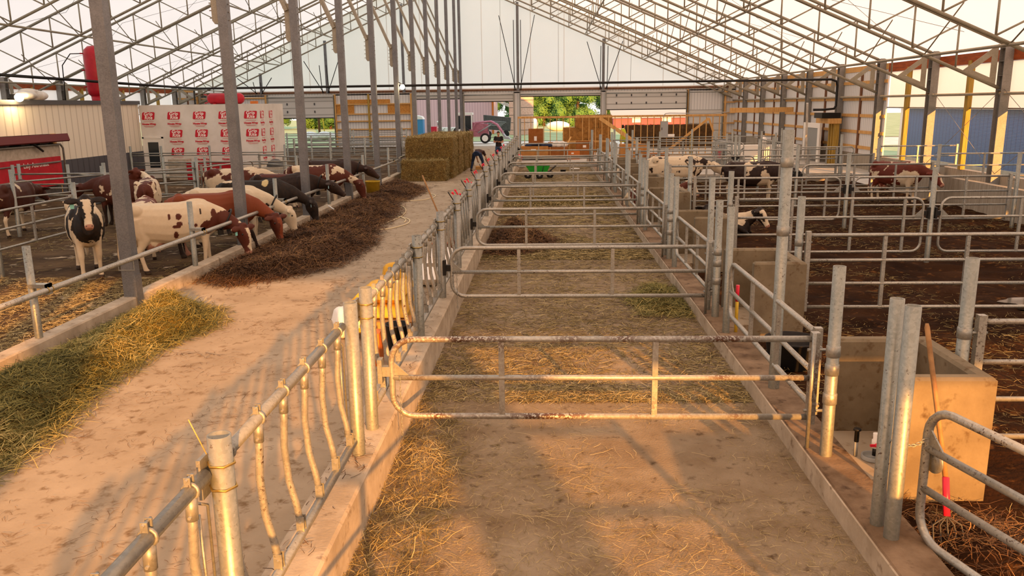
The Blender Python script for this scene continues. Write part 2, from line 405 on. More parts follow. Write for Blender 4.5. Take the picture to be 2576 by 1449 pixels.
# ================================================================== STRUCTURE
XR, XL, YF, YN, XRG = 14.75, -28.15, 66.0, -7.3, -6.7
EAVE_R, ZB, SLOPE = 14.45, 3.53, .43
def zbot(x): return ZB + SLOPE*(EAVE_R - x) if x > XRG else ZB + SLOPE*(x + 27.85)
def ztop(x): return zbot(x) + 1.38
FRAMES = [12.6 + 4.95*k for k in range(11)]            # truss and column lines

def plane(name, x0, y0, x1, y1, z, m, nx=1, ny=1, amp=0, ns=1.0, **t):
    def fn(u, v):
        x, y = x0+(x1-x0)*u, y0+(y1-y0)*v
        return (x, y, z + (amp*noise.noise(Vector((x*ns, y*ns, 3.1))) if amp and 0 < u < 1 and 0 < v < 1 else 0))
    return grid_mesh(name, nx, ny, fn, m).build(name, m, **t)
plane('ground', -120, -40, 140, 220, -.06, 'gravel', **S)
plane('floor', XL, YN, -6.85, YF, 0, 'cowfloor', 60, 120, .025, 1.3, **S)
plane('alley_floor', -6.61, YN, -1.74, YF, .04, 'alley', **S)
plane('pen_floor', -1.42, YN, 2.27, 46.5, 0, 'penfloor', **S)
plane('bedding_floor', 2.6, YN, 12.25, 33.5, .05, 'manure', 150, 320, .085, 2.1, **S)
plane('slab_floor', 2.6, 33.5, XR, YF, .06, 'slab', **S)
plane('slab_floor', -1.75, 46.5, 2.6, YF, .05, 'slab', **S)
plane('slab_floor', 12.2, YN, XR, 33.5, .06, 'slab', **S)
def beam_run(name, x0, x1, y0, y1, z1, m, z0=-.05, ch=.02, **t):
    b = MB(); P = [(x0, 0, z0), (x1, 0, z0), (x1, 0, z1-ch), (x1-ch, 0, z1), (x0+ch, 0, z1), (x0, 0, z1-ch)]
    b.prism([(p[0], y0, p[2]) for p in P], (0, y1-y0, 0)); return b.build(name, m, **t)
beam_run('alley_curb', -6.85, -6.6, YN, YF, .27, 'concrete', **S)
beam_run('pen_curb', -1.76, -1.41, YN, 46.5, .42, 'concrete', **S)
bc = MB(); bc.use('concrete').box(2.26, YN, -.05, 2.62, 46.5, .185)
bc.use('soiled').prism([(2.275, YN, .186), (2.62, YN, .186), (2.62, YN, .2), (2.285, YN, .2)], (0, 46.5-YN, 0)); bc.build('bedding_curb', None, **S)
b = MB(); b.box(12.2, 16, 0, 12.42, 31, .88); b.box(12.2, 30.8, 0, 14.6, 31, .88); b.build('bunk_wall', 'block', **S)
b = MB(); b.box(2.7, 33.3, 0, 12.2, 33.5, .36); b.build('slab_curb', 'block', **S)

# ---- roof cloth and gable ends
def quad(name, P, m, **t): b = MB(); b.add(P, [tuple(range(len(P)))]); return b.build(name, m, **t)
ZR = ztop(XRG) + .12
for nm, xe in (('ceiling_right', XR+.25), ('ceiling_left', XL-.25)):
    ze = ztop(XR if xe > 0 else XL) + .12 - SLOPE*.25
    quad(nm, [(xe, YN-.3, ze), (XRG, YN-.3, ZR), (XRG, YF+.2, ZR), (xe, YF+.2, ze)], 'fabric', **S)
def gable(name, y, z0, **t):
    quad(name, [(XL, y, z0), (XR, y, z0), (XR, y, ztop(XR)+.1), (XRG, y, ZR), (XL, y, ztop(XL)+.1)], 'fabric', **t)
gable('wall_back_gable', YF-.05, 4.5, **S)
gable('wall_front_gable', YN, 4.85, **S)
b = MB()
for x in (-25, -18.7, -12.4, -9.8, -5.0, -1.2, 1.4, 5.6, 9.1, 11.5): b.box(x-.02, YF-.09, 4.5, x+.02, YF-.06, min(ztop(x), 13.4))
b.box(XL, YF-.12, 4.42, XR, YF-.04, 4.52); b.build('trim_1', mat('seam_cloth', '#e2dfd8', rough=.8), **S)
# near end wall: two raised doors let the low sun in
b = MB(); OP = [(-5.2, 3.35, 4.85), (4.2, 11.8, 4.02)]; b.box(-1.55, YN-.1, -.1, -.65, YN+.1, 4.85); b.box(-2.42, YN-.1, -.1, -2.12, YN+.1, 4.85)
b.box(XL, YN-.1, -.1, -5.2, YN+.1, 4.85); b.box(3.35, YN-.1, -.1, 4.2, YN+.1, 4.85); b.box(11.8, YN-.1, -.1, XR, YN+.1, 4.85); b.box(4.2, YN-.1, 4.02, 11.8, YN+.1, 4.85)
b.build('wall_front', 'siding', **S)

# ---- back wall with its roll-up doors
DOORS = [(-22.2, -16.9, 2.35), (-10.55, -6.75, 3.70), (-6.48, -2.57, 3.45), (-2.03, 4.28, 3.80), (4.70, 10.97, 2.70), (11.16, 13.76, 0.0)]
b = MB(); xs = XL
for x0, x1, z in DOORS:
    b.box(xs, YF-.02, 0, x0, YF+.12, 4.2); xs = x1
b.box(xs, YF-.02, 0, XR, YF+.12, 4.2); b.box(11.16, YF-.02, 2.66, 13.76, YF+.12, 4.2); b.box(XL, YF-.02, 4.12, XR, YF+.12, 4.5); b.build('wall_back', 'siding', **S)
b = MB(); b.box(XL, YF-.16, 4.3, XR, YF-.03, 4.44); b.build('trim_2', 'brownpost', **S)
for i, (x0, x1, z) in enumerate(DOORS):
    top = 4.15 if i < 5 else 2.66
    d = MB(); d.box(x0, YF-.14, z, x1, YF-.08, top); o = d.build('door_%d' % (i+1), 'doorpanel', **S)
    f = MB(); f.box(x0-.07, YF-.2, 0, x0+.03, YF-.05, 4.15); f.build('track', 'steel', o); f = MB(); f.box(x1-.03, YF-.2, 0, x1+.07, YF-.05, 4.15); f.build('track', 'steel', o)
    f = MB(); f.box(x0, YF-.15, z, x1, YF-.07, z+.07); f.build('bottom_seal', 'black', o)
    f = MB(); f.tube([(x0, YF-.4, 4.0), (x1, YF-.4, 4.0)], .05); f.build('torsion_tube', 'steel', o)
    if i in (0, 4):
        n = 2 if i == 0 else 5
        for r in range(2):
            for k in range(n): q = MB(); q.box(x0+(x1-x0)*(k+.7)/(n+.4)-.05, YF-.17, z+.45+r*.6, x0+(x1-x0)*(k+.7)/(n+.4)+.05, YF-.13, z+.62+r*.6); q.build('hinge', 'charcoal', o)
# studs, girts and boards on the solid bay of the back wall
fr = MB()
for x in (-16.8, -10.7): fr.box(x-.07, YF-.2, 0, x+.07, YF-.03, 4.2)
fr.build('trim_3', 'wood', **S) if False else None
for x, m in ((-16.8, 'wood'), (-14.1, 'yellowpost'), (-10.7, 'wood'), (-27.9, 'wood'), (-22.35, 'wood'), (11.05, 'wood'), (13.95, 'wood')):
    q = MB(); q.box(x-.07, YF-.2, 0, x+.07, YF-.03, 4.2); q.build('trim_4', m, **S)
for z in (.85, 1.46, 2.1, 2.66, 3.42):
    q = MB(); q.box(-16.75, YF-.17, z-.05, -10.75, YF-.03, z+.05); q.build('trim_5', 'wood', **S)
for x0, x1, z0, z1 in ((-16.7, -15.3, 2.7, 3.37), (-12.6, -10.8, 2.7, 3.37), (-15.9, -14.2, 3.48, 3.78), (-14.0, -12.4, 3.48, 3.78)):
    q = MB(); q.box(x0, YF-.1, z0, x1, YF-.025, z1); q.build('trim_6', 'ply', **S)
for z in (.8, 1.6, 2.4, 3.2, 4.0):
    q = MB(); q.box(13.8, YF-.17, z-.05, XR, YF-.03, z+.05); q.build('trim_7', 'wood', **S)
    q = MB(); q.box(XL, YF-.17, z-.05, -22.3, YF-.03, z+.05); q.build('trim_7', 'wood', **S)

# ---- side walls
def side_wall(name, X, s, y_open):
    """s=+1 right wall, -1 left wall; open mesh bays nearer than y_open"""
    b = MB(); b.box(X, YN, 0, X+.25*s, YF, .75); b.build('wall_%s_base' % name, 'block', **S)
    b = MB(); b.box(X, y_open, .75, X+.06*s, YF, 4.75); b.build('wall_%s' % name, 'sidingy', **S)
    b = MB(); b.box(X-.02*s, YN, 4.38, X+.14*s, y_open, 4.74); b.build('trim_8', 'redbeam', **S)
    b = MB(); b.box(X-.02*s, y_open, 4.5, X+.14*s, YF, 4.74); b.build('trim_8', 'wood', **S)
    z1 = 2.88
    quad('curtain_' + name, [(X+.1*s, YN, z1), (X+.1*s, y_open, z1), (X+.1*s, y_open, 4.4), (X+.1*s, YN, 4.4)], 'fabric', **S)
    quad('window_screen_' + name, [(X+.08*s, YN, .75), (X+.08*s, y_open, .75), (X+.08*s, y_open, z1), (X+.08*s, YN, z1)], 'screen', **S)
    for z in (z1, 3.35):
        q = MB(); q.tube([(X+.06*s, YN, z), (X+.06*s, y_open, z)], .025); q.build('trim_9', 'beam', **S)
    y = YN+.1
    for k in range(12):
        y = 12.6+4.95*(k-1)+2.47
        if y > YF-1: break
        q = MB(); q.box(X-.06*s, y-.1, .75, X+.1*s, y+.1, 4.5); q.build('trim_10', 'yellowpost' if y < y_open else 'brownpost', **S)
        if y < y_open:
            q = MB(); q.box(X-.02*s, y-2.36, .75, X+.1*s, y-2.2, 4.4); q.build('trim_10', 'yellowpost', **S)
    for z in (1.05, 1.75, 2.5, 3.25, 4.0):
        q = MB(); q.box(X-.05*s, y_open, z-.07, X-.002*s, YF, z+.07); q.build('trim_11', 'wood', **S)
    q = MB(); q.tube([(X-.15*s, 20, 3.35), (X-.15*s, YF, 3.35)], .05); q.build('trim_12', 'truss', **S)
side_wall('right', XR, 1, 36.9)
side_wall('left', XL, -1, 62)

# ---- steel columns under the ridge
def make_column():
    t = thing('steel_column', '', 'column', group='square steel columns under the ridge')
    MB().box(-.1, -.1, .27, .1, .1, 12.5).build('shaft', 'column', t)
    MB().box(.1, -.1, .03, .118, .1, .62).build('base_flange', 'column', t)
    p = MB(); p.prism([(-.24, -.05, 5.9), (-.1, -.05, 5.9), (-.1, -.05, 4.93), (-.19, -.05, 4.93), (-.24, -.05, 5.0)], (0, .1, 0)); pl = p.build('bracket_plate', 'plate', t)
    for i in range(6): q = MB(); q.tube([(-.30, 0, 5.05+.15*i), (-.22, 0, 5.05+.15*i)], .012, 6); q.build('bolt', 'plate', pl)
    MB().bar((-.17, 0, 5.72), (-2.58, 0, 11.35), .1, .26, (0, 1, 0)).build('knee_brace', 'plate', t)
    for i in range(6): q = MB(); q.tube([(.1, .0, 5.0+.16*i), (.125, .0, 5.0+.16*i)], .014, 6); q.build('bolt', 'steel', t)
    q = MB(); q.box(-.13, -.115, .86, .13, -.1, .875); q.box(-.13, -.115, .70, .13, -.1, .715); q.bar((-.125, -.11, .7), (-.125, -.11, .875), .012); q.bar((.125, -.11, .7), (.125, -.11, .875), .012); q.build('rail_strap', 'steel', t)
    return t
c0 = make_column()
for k, y in enumerate(FRAMES + [YF-.35]):
    c = c0 if k == 0 else copytree(c0)
    relabel(c, 'square galvanised ridge column with knee brace, %s in the row beside the feed alley' % ORD[k], (XRG, y, 0))
for y in (7.65, 2.7, -2.25):
    c = copytree(c0); relabel(c, 'square galvanised ridge column nearer than the first visible one, %.0f metres off' % (12.6-y), (XRG, y, 0))

# ---- roof trusses
def make_truss():
    t = thing('roof_truss', '', 'truss'); L = EAVE_R-XRG; n = 15; st = L/n
    MB().tube([(0, 0, 0), (-L, 0, SLOPE*L)], .055, 8).build('bottom_chord', 'truss', t)
    MB().tube([(0, 0, 1.38), (-L, 0, 1.38+SLOPE*L)], .06, 8).build('top_chord', 'truss', t)
    v = MB().tube([(0, 0, .05), (0, 0, 1.33)], .032, 6).mesh('vertical', 'truss')
    d = MB().tube([(-st, 0, SLOPE*st+.05), (-.06, 0, 1.33)], .03, 6).mesh('diagonal', 'truss')
    for k in range(1, n+1):
        link('vertical', v, t, (-k*st, 0, k*st*SLOPE))
        if k > 1: link('diagonal', d, t, (-(k-1)*st, 0, (k-1)*st*SLOPE))
    A = [Vector(p) for p in ((-.12, 0, .02), (-1.25, 0, .50), (-.12, 0, 1.36))]; c = sum(A, Vector())/3
    g = MB()
    I = [c+(a-c)*.5 for a in A]
    for i in range(3):
        j = (i+1) % 3; g.prism([A[i]+Vector((0, -.012, 0)), A[j]+Vector((0, -.012, 0)), I[j]+Vector((0, -.012, 0)), I[i]+Vector((0, -.012, 0))], (0, .024, 0))
    g.build('gusset_plate', 'truss', t)
    return t
tr0 = make_truss(); cnt = {1: 0, -1: 0}; first = True
for s, x, ys in ((1, EAVE_R, FRAMES[1:] + [YF-.3]), (-1, -27.85, FRAMES[2:] + [YF-.3])):
    for y in ys:
        t = tr0 if first else copytree(tr0); first = False
        side = 'right' if s > 0 else 'left'; w = ORD[cnt[s]]; cnt[s] += 1
        t['group'] = 'lattice trusses of the %s roof slope' % side
        relabel(t, 'tubular lattice roof truss on the %s slope, %s counted from the camera' % (side, w), (x, y, ZB), 0 if s > 0 else PI)
# side wall I-beam columns
def make_wallcol():
    t = thing('wall_column', '', 'column')
    w = MB(); w.box(-.012, -.15, 0, .012, .15, 4.95); w.box(-.14, -.165, 0, .14, -.15, 4.95); w.box(-.14, .15, 0, .14, .165, 4.95); w.build('beam_section', 'beam', t)
    for z in (3.45, 3.9, 4.35, 4.75): MB().box(-.12, -.15, z, .12, .15, z+.015).build('stiffener', 'beam', t)
    MB().box(-.2, -.22, .0, .2, .22, .03).build('base_plate', 'beam', t)
    return t
wc0 = make_wallcol(); first = True
for side, x, ys in (('right', 14.6, FRAMES[1:]), ('left', -28.0, FRAMES[5:])):
    for k, y in enumerate(ys):
        t = wc0 if first else copytree(wc0); first = False; t['group'] = 'steel wall columns on the %s side' % side
        relabel(t, 'grey steel I-beam wall column on the %s side, %s from the camera' % (side, ORD[k]), (x, y, .75 if False else 0))
# lengthwise tubes tying the bottom chords, with braces up to the cloth
for side, xs in (('right', (12.0, 7.5, 3.0)), ('left', (-25.4, -20.9, -16.4))):
    for i, x in enumerate(xs):
        t = thing('purlin_tube', 'long %s galvanised tie tube under the %s roof slope, running the length of the barn' % (('lowest', 'middle', 'highest')[i], side), 'tube', (x, 0, zbot(x)-.03), group='tie tubes along the roof')
        MB().tube([(0, FRAMES[0], 0), (0, YF-.3, 0)], .045, 8).build('tube', 'truss', t)
        fb = MB().tube([(0, 0, 0), (0, -2.3, 1.35)], .022, 6).mesh('fly_brace', 'truss')
        for y in FRAMES[1:]: link('fly_brace', fb, t, (0, y, 0))
# thin bracing cables in the roof slopes and the right wall
ci = 0
for side, xa, xb in (('right', 13.2, 8.0), ('right', 8.0, 3.0), ('left', -26.5, -21.4), ('left', -21.4, -16)):
    for k in ((1, 3, 5) if side == 'right' else (4, 6, 8)):
        ya, yb = FRAMES[k], FRAMES[k+1]
        for f, (p, q) in enumerate((((xa, ya), (xb, yb)), ((xa, yb), (xb, ya)))):
            MB().tube([(p[0], p[1], zbot(p[0])+1.2), (q[0], q[1], zbot(q[0])+1.2)], .008, 5).build('bracing_cable', 'beam', **T('thin roof bracing cable, %s slope, %s strip, %s bay, strand leaning %s' % (side, 'lower' if abs(xa+6.7) > 17 else 'upper', ORD[k-1], 'outward' if f else 'inward'), 'cable', 'roof bracing cables of the %s slope' % side))
for i, (ya, za, yb, zb) in enumerate(((22.5, 3.5, 27.3, .8), (27.3, 3.5, 22.5, .8), (27.4, 3.5, 32.2, .8), (32.2, 3.5, 27.4, .8))):
    MB().tube([(14.55, ya, za), (14.55, yb, zb)], .009, 5).build('wall_cable', 'beam', **T('thin cross cable in the %s screened bay of the right wall, %s going away' % ('nearer' if i < 2 else 'farther', 'falling' if i % 2 == 0 else 'rising'), 'cable', 'wall bracing cables'))
# gable posts with their inclined rods
for i, (x, z) in enumerate(((-22.6, 6.2), (-17.3, 8.6), (-11.2, 11.2), (-2.2, 11.2), (4.45, 8.4))):
    t = thing('gable_post', 'slender galvanised post on the cloth gable, %s from the left wall' % ORD[i], 'post', (x, YF-.25, 4.3), group='posts on the far gable')
    MB().box(-.1, -.06, 0, .1, .06, z-4.6).build('shaft', 'column', t)
    if i != 2:
        for dx in (-1.35, 1.35):
            hz = (min(z-4.9, 5.5) if i > 1 else 2.4 if i else 1.2)
            MB().tube([(dx*.12, -.5, 0), (dx, -1.4, hz)], .03, 6).build('brace_rod', 'black', t)
            MB().tube([(dx*.2, -.5, 0), (dx*.2, -1.0, hz-.3)], .03, 6).build('brace_rod', 'black', t)

# ---- black feed pipe hung across the barn
pp = thing('overhead_pipe', 'black pipe hung level across the whole barn in front of the far doors', 'pipe', (0, 41, 4.2))
MB().tube([(-20.6, -11, .38), (-17.55, -.25, .02), (-17.3, 0, 0), (13.7, 0, 0), (13.95, 0, -.1), (14, 0, -.3), (14, 0, -1.25), (13.9, -.05, -1.38), (13.4, -.1, -1.42), (12.9, -.1, -1.42)], .058, 10).build('pipe', 'blackpipe', pp)
MB().tube([(-17.5, 0, -.1), (-17.5, 0, -.75)], .035).build('drop_pipe', 'blackpipe', pp)
for x in (-16, -12.5, -5.3, -2.2, .6, 4.1, 7.3, 10.5, 13):
    MB().tube([(x, 0, -.06), (x, .05, zbot(x)-4.25)], .008, 5).build('hanger_wire', 'steel', pp)

# ================================================================== FENCES
def arc(cx, cz, r, a0, a1, n=5): return [(cx+r*math.cos(math.radians(a0+(a1-a0)*i/n)), 0, cz+r*math.sin(math.radians(a0+(a1-a0)*i/n))) for i in range(n+1)]
GC = {}
def gate(label, hx, hy, ex, ey, zs, ups=(.33, .67), r=.024, m='gate', group=None, latch=True, round_end=True, hinge=True, pins=True, rc=.16, wedge=True, z0=0, slope=0):
    """tubular swing gate: hinge bar at (hx,hy), free end at (ex,ey); zs = heights of the rails"""
    L = round(math.hypot(ex-hx, ey-hy), 2); key = (L, tuple(zs), tuple(ups), r, m, latch, round_end, hinge, pins, rc, wedge, slope)
    t = thing('tube_gate', label, 'gate', (hx, hy, z0), math.atan2(ey-hy, ex-hx), group)
    if slope: t.rotation_euler = (0, -slope, t.rotation_euler[2])
    if key not in GC:
        P = []; zt, zb = max(zs), min(zs)
        if round_end: path = [(0, 0, zb)] + arc(L-rc, zb+rc, rc, -90, 0) + arc(L-rc, zt-rc, rc, 0, 90) + [(0, 0, zt)]
        else: path = [(0, 0, zb), (L, 0, zb), (L, 0, zt), (0, 0, zt)]
        if round_end: P.append(('frame_tube', MB().tube(path, r, 8).mesh('frame_tube', m)))
        else:
            P.append(('rail', MB().tube([(0, 0, zt), (L, 0, zt)], r, 8).mesh('rail', m))); P.append(('rail', MB().tube([(0, 0, zb), (L, 0, zb)], r, 8).mesh('rail', m)))
            P.append(('end_bar', MB().box(L-.03, -.03, zb-.05, L+.03, .03, zt+.05).mesh('end_bar', m)))
        for z in sorted(zs)[1:-1]: P.append(('rail', MB().tube([(0, 0, z), (L-.01, 0, z)], r*.92, 8).mesh('rail', m)))
        for u in ups: P.append(('upright', MB().box(L*u-.025, -.02, zb-.02, L*u+.025, .02, zt+.02).mesh('upright', m)))
        if hinge: P.append(('hinge_bar', MB().box(-.035, -.035, zb-.06, .035, .035, zt+.06).mesh('hinge_bar', m)))
        if pins:
            for z in (zb+.06, zt-.10): P.append(('hinge_pin', MB().tube([(-.13, 0, z), (.06, 0, z)], .014, 6).mesh('hinge_pin', 'steel')))
        if wedge and round_end: P.append(('corner_plate', MB().prism([(L-.01, -.006, zs[1]+.02), (L-.16, -.006, zs[1]+.02), (L-.01, -.006, zs[1]+.16)], (0, .012, 0)).mesh('corner_plate', 'steel')))
        if latch:
            q = MB(); q.box(L+.01, -.03, zt-.34, L+.10, .03, zt-.25); q.box(L+.08, -.05, zt-.40, L+.12, .05, zt-.18); P.append(('latch', q.mesh('latch', 'steel' if m == 'dirtygate' else 'black')))
        GC[key] = P
    for n, me in GC[key]: link(n, me, t)
    return t
def hollow_post(x, y, top, label, group=None, r=.052, z0=.2, m='post', collars=(), lean=(0, 0)):
    b = MB(); b.pipe((x, y, z0), (x+lean[0], y+lean[1], top), r)
    o = b.build('pipe_post', m, **T(label, 'post', group))
    for z in collars:
        q = MB(); q.lathe([(r+.001, -.05), (r+.007, -.045), (r+.007, .045), (r+.001, .05)], (x+lean[0]*z/top, y, z), 14); q.build('sleeve', 'steel', o)
    return o
YG = [6.95, 11.7, 16.2, 20.8, 25.0, 29.5, 33.2, 37.4, 44.2]
where = ['nearest', 'second', 'third', 'fourth', 'fifth', 'sixth', 'seventh', 'eighth', 'farthest']
# --- cross gates of the bedded pen
for k, y in enumerate(YG):
    g = gate('three-rail gate across the straw pen, %s%s' % (where[k], ' one, rusty mud on its lower rails' if k == 0 else ' from the camera'),
         2.34, y, -1.40, y, (1.172, .814, .448), ups=(.37, .735), r=.029, m='dirtygate' if k == 0 else 'gate', group='gates across the straw pen', rc=.2)
    if k < 2:
        q = MB()
        for i in range(16):
            z = .82-.035*i; pts = []
            for j in range(9):
                a = 2*PI*j/8; w = (.008*math.cos(a)); q_ = (.019*math.sin(a))
                pts.append((3.66 + (w if i % 2 else 0), (0 if i % 2 else w)+.05, z+q_))
            q.tube(pts[:-1], .0028, 5, closed=True)
        q.build('chain', 'steel', g)
# --- posts along the bedding curb
for k, y in enumerate(YG):
    w = where[k]
    hollow_post(2.41, y-.26, 1.87, 'round galvanised hinge post on the bedding curb at the %s pen gate' % w, 'hinge posts of the pen gates', collars=(.72, .98, 1.14))
    hollow_post(3.62, y+.02, 1.88, 'round galvanised post beside the concrete water trough, %s from the camera' % w, 'posts beside the water troughs', r=.055, z0=.02, collars=(1.22,))
    b = MB(); b.tube([(2.30, y-.1, .2), (2.30, y-.1, 1.25)], .018, 8); b.build('drop_rod', 'steel', **T('slim steel drop rod beside the hinge post of the %s pen gate' % w, 'rod', 'drop rods at the pen gates'))
    ya = YG[k]-1.45 if k == 0 else YG[k]-1.1
    hollow_post(2.385, ya, 1.88, 'round hollow end post on the bedding curb just before the %s pen gate' % w, 'end posts on the bedding curb', r=.048)
    if k == 0: hollow_post(2.41, ya-.19, 1.877, 'thick hollow post with a chain, in front of the nearest water trough', 'end posts on the bedding curb', r=.052)
    if k in (1, 2, 3): hollow_post(2.38, y+.16, 2.15-.1*(k-1), 'taller galvanised post clamped behind the %s pen gate' % w, 'tall posts behind the pen gates', r=.045, collars=(1.2,))
hollow_post(2.43, 8.42, 2.92, 'tallest galvanised pole rising from the bedding curb, sleeved near its top', r=.058, z0=.2, collars=(2.6, 1.9))
for k in range(7):
    gate('galvanised three-rail gate lying along the bedding curb between the %s and %s cross gates' % (where[k], where[k+1]),
         2.42, YG[k]+.18, 2.40, YG[k+1]-1.22, (1.165, .79, .47), ups=(.36, .68), r=.029, group='gates along the bedding curb', rc=.14, latch=False)
# near right-hand gate with four rails
g4 = gate('four-rail galvanised gate in the near corner beside the muck fork', 3.30, 2.9, 2.60, 5.33, (1.17, .87, .57, .2), ups=(.45,), r=.03, m='gate', rc=.2, latch=False, wedge=True)
q = MB(); q.lathe([(0, -.006), (.085, -.006), (.085, .006), (0, .006)], (0, 0, 0), 20); pl = q.build('pivot_plate', 'steel', g4, (2.49, -.035, .78)); pl.rotation_euler = (PI/2, 0, 0)
for i, j in ((-1, -1), (1, -1), (1, 1), (-1, 1)): q = MB(); q.ell((2.49+.04*i, -.045, .78+.04*j), (.012, .012, .012), 8, 6); q.build('bolt_head', 'steel', g4)
q = MB()
for i in range(13):
    f = i/12; c = Vector((2.385+.22*f, 5.29+.02*f, .93+.03*f-.05*math.sin(PI*f))); pts = []
    for j in range(8): a = 2*PI*j/8; pts.append(c+Vector((.017*math.cos(a), (.008*math.sin(a) if i % 2 else 0), (0 if i % 2 else .010*math.sin(a)))))
    q.tube(pts, .0032, 5, closed=True)
q.build('gate_chain', 'steel', **T('steel chain tying the near four-rail gate to the thick hollow post', 'chain'))

# --- cross fences over the dark bedding
for k in range(7):
    y = YG[k]; w = where[k]; zs = (1.325, .96, .62, .27)
    gate('four-rail gate over the dark bedding from the water trough post, %s row from the camera' % w, 3.74, y, 7.36, y, zs, ups=(.30, .62, .9), r=.026, group='trough-side gates over the bedding', latch=k > 0, rc=.18)
    if k > 0:
        hollow_post(7.52, y, 1.92, 'galvanised latch post standing in the dark bedding, %s row from the camera' % w, 'latch posts in the bedding', r=.05, z0=.03)
        gate('four-rail gate over the dark bedding on the outer side of the latch post, %s row' % w, 11.5, y, 7.70, y, zs, ups=(.28, .6), r=.026, group='outer gates over the bedding', rc=.18)
        hollow_post(11.66, y, 1.9, 'galvanised hinge post near the concrete bunk wall, %s row from the camera' % w, 'hinge posts near the bunk wall', r=.05, z0=.03)
for y in (25.0, 29.5):
    gate('sunlit galvanised gate beside the mesh-screened wall at the %s row' % ('fifth' if y < 27 else 'sixth'), 11.8, y+.3, 14.5, y+.3, (1.45, 1.1, .78), ups=(.5,), r=.024, group='gates reaching the screened wall', round_end=False, latch=False, z0=.15)

# --- concrete water troughs (J-shaped: long back wall, right wall, short front wall)
for k in range(7):
    y = YG[k]; b = MB(); z1 = 1.08
    P = [(2.64, y+.42), (3.50, y+.42), (3.50, y-.78), (2.80, y-.78), (2.80, y-.66), (3.36, y-.66), (3.36, y+.29), (2.64, y+.29)]
    n = len(P); c = .025; ce = (3.1, y-.1)
    low = [(p[0], p[1], .03) for p in P]; mid = [(p[0], p[1], z1-c) for p in P]
    I = []
    for i in range(n):
        p0, p1, p2 = Vector(P[i-1]), Vector(P[i]), Vector(P[(i+1) % n]); d1 = (p1-p0).normalized(); d2 = (p2-p1).normalized()
        n1 = Vector((d1.y, -d1.x)); n2 = Vector((d2.y, -d2.x)); I.append(p1 + (n1+n2)*c)
    top = [(p[0], p[1], z1) for p in I]
    b.add(low+mid+top, [(i, (i+1) % n, n+(i+1) % n, n+i) for i in range(n)] + [(n+i, n+(i+1) % n, 2*n+(i+1) % n, 2*n+i) for i in range(n)] + [(2*n, 2*n+7, 2*n+6, 2*n+1), (2*n+1, 2*n+6, 2*n+5, 2*n+2), (2*n+2, 2*n+5, 2*n+4, 2*n+3)])
    o = b.build('water_trough', 'trough', **T('J-shaped concrete water trough wall beside the bedding curb, %s from the camera' % where[k], 'trough', 'concrete troughs along the bedding curb'))
for k in range(7):
    MB().box(2.6, YG[k]-.72, 0, 3.36, YG[k]+.29, .195).build('trough_slab', 'alley', **S)
gate('three-rail gate added out of view to shade the near straw pen', 2.34, 2.3, -1.40, 2.3, (1.172, .814, .448), ups=(.37, .735), r=.029, group='gates across the straw pen', rc=.2)  # unseen gate, put in so its bars streak the near floor with shade
MB().prism([(2.64, 1.5, .03), (3.5, 1.5, .03), (3.5, 1.5, 1.08), (2.64, 1.5, 1.08)], (0, 1.2, 0)).build('water_trough', 'trough', **T('plain concrete trough block added out of sight to shade the near pen floor', 'trough', 'concrete troughs along the bedding curb'))  # unseen block, added as a shadow caster for the pen's right side
# valves in the nearest trough bay
v = thing('pipe_valve', 'white pipe valve with a red lever in front of the nearest trough', 'valve', (2.80, 6.62, .2))
MB().tube([(0, 0, .03), (0, 0, .10)], .022).build('lower_pipe', 'black', v); MB().tube([(0, 0, .10), (0, 0, .17), (0, 0, .18), (0, 0, .23)], [.033, .033, .024, .027], 12).build('body', 'white', v)
q = MB(); q.box(-.06, -.045, .125, .05, -.03, .145); q.ell((-.0, -.036, .135), (.025, .02, .02)); q.build('lever', 'redplastic', v)
MB().lathe([(.09, .0), (.09, .035), (.075, .035), (.075, .005), (0, .005)], (-.02, 0, 0), 18).build('pipe_rim', 'matting', v)
v = thing('stub_pipe', 'short black-capped stub pipe in front of the nearest trough', 'pipe', (2.66, 6.68, .2))
MB().tube([(0, 0, 0), (0, 0, .13)], .017).build('stub', 'matting', v); MB().tube([(0, 0, .13), (0, 0, .23), (0, 0, .235), (0, 0, .25)], [.02, .02, .035, .03]).build('cap', 'black', v)

# --- headlock feed front on the pen curb
PY = [-1.2, 1.1, 3.54, 6.18, 6.72, 9.55, 11.75, 14.0, 16.25, 18.5, 20.85, 22.9, 25.05, 27.3, 29.55, 31.4, 33.25, 35.3, 37.45, 39.6, 41.9, 44.25]
HX = -1.55
for i, y in enumerate(PY):
    o = hollow_post(HX, y, 1.70 if i < 20 else 1.6, 'galvanised post of the headlock feed front, %s one along the curb from the camera' % (ORD[i-2] if i >= 2 and i-2 < 20 else 'near hidden' if i else 'hindmost hidden'), 'posts of the headlock feed front', r=.056, z0=.42, m='steel' if i > 5 else 'post')
    if i in (3,): continue
    q = MB()
    for z in (1.44, 1.56): 
        pts = [(HX+.064*math.cos(a), y+.064*math.sin(a), z) for a in [math.radians(60*j) for j in range(6)]]; q = MB(); q.tube(pts, .007, 5, closed=True); q.build('clamp_ring', 'brass', o)
    q = MB(); q.box(HX-.09, y-.075, 1.40, HX-.07, y+.055, 1.60); q.build('clamp_plate', 'steel', o)
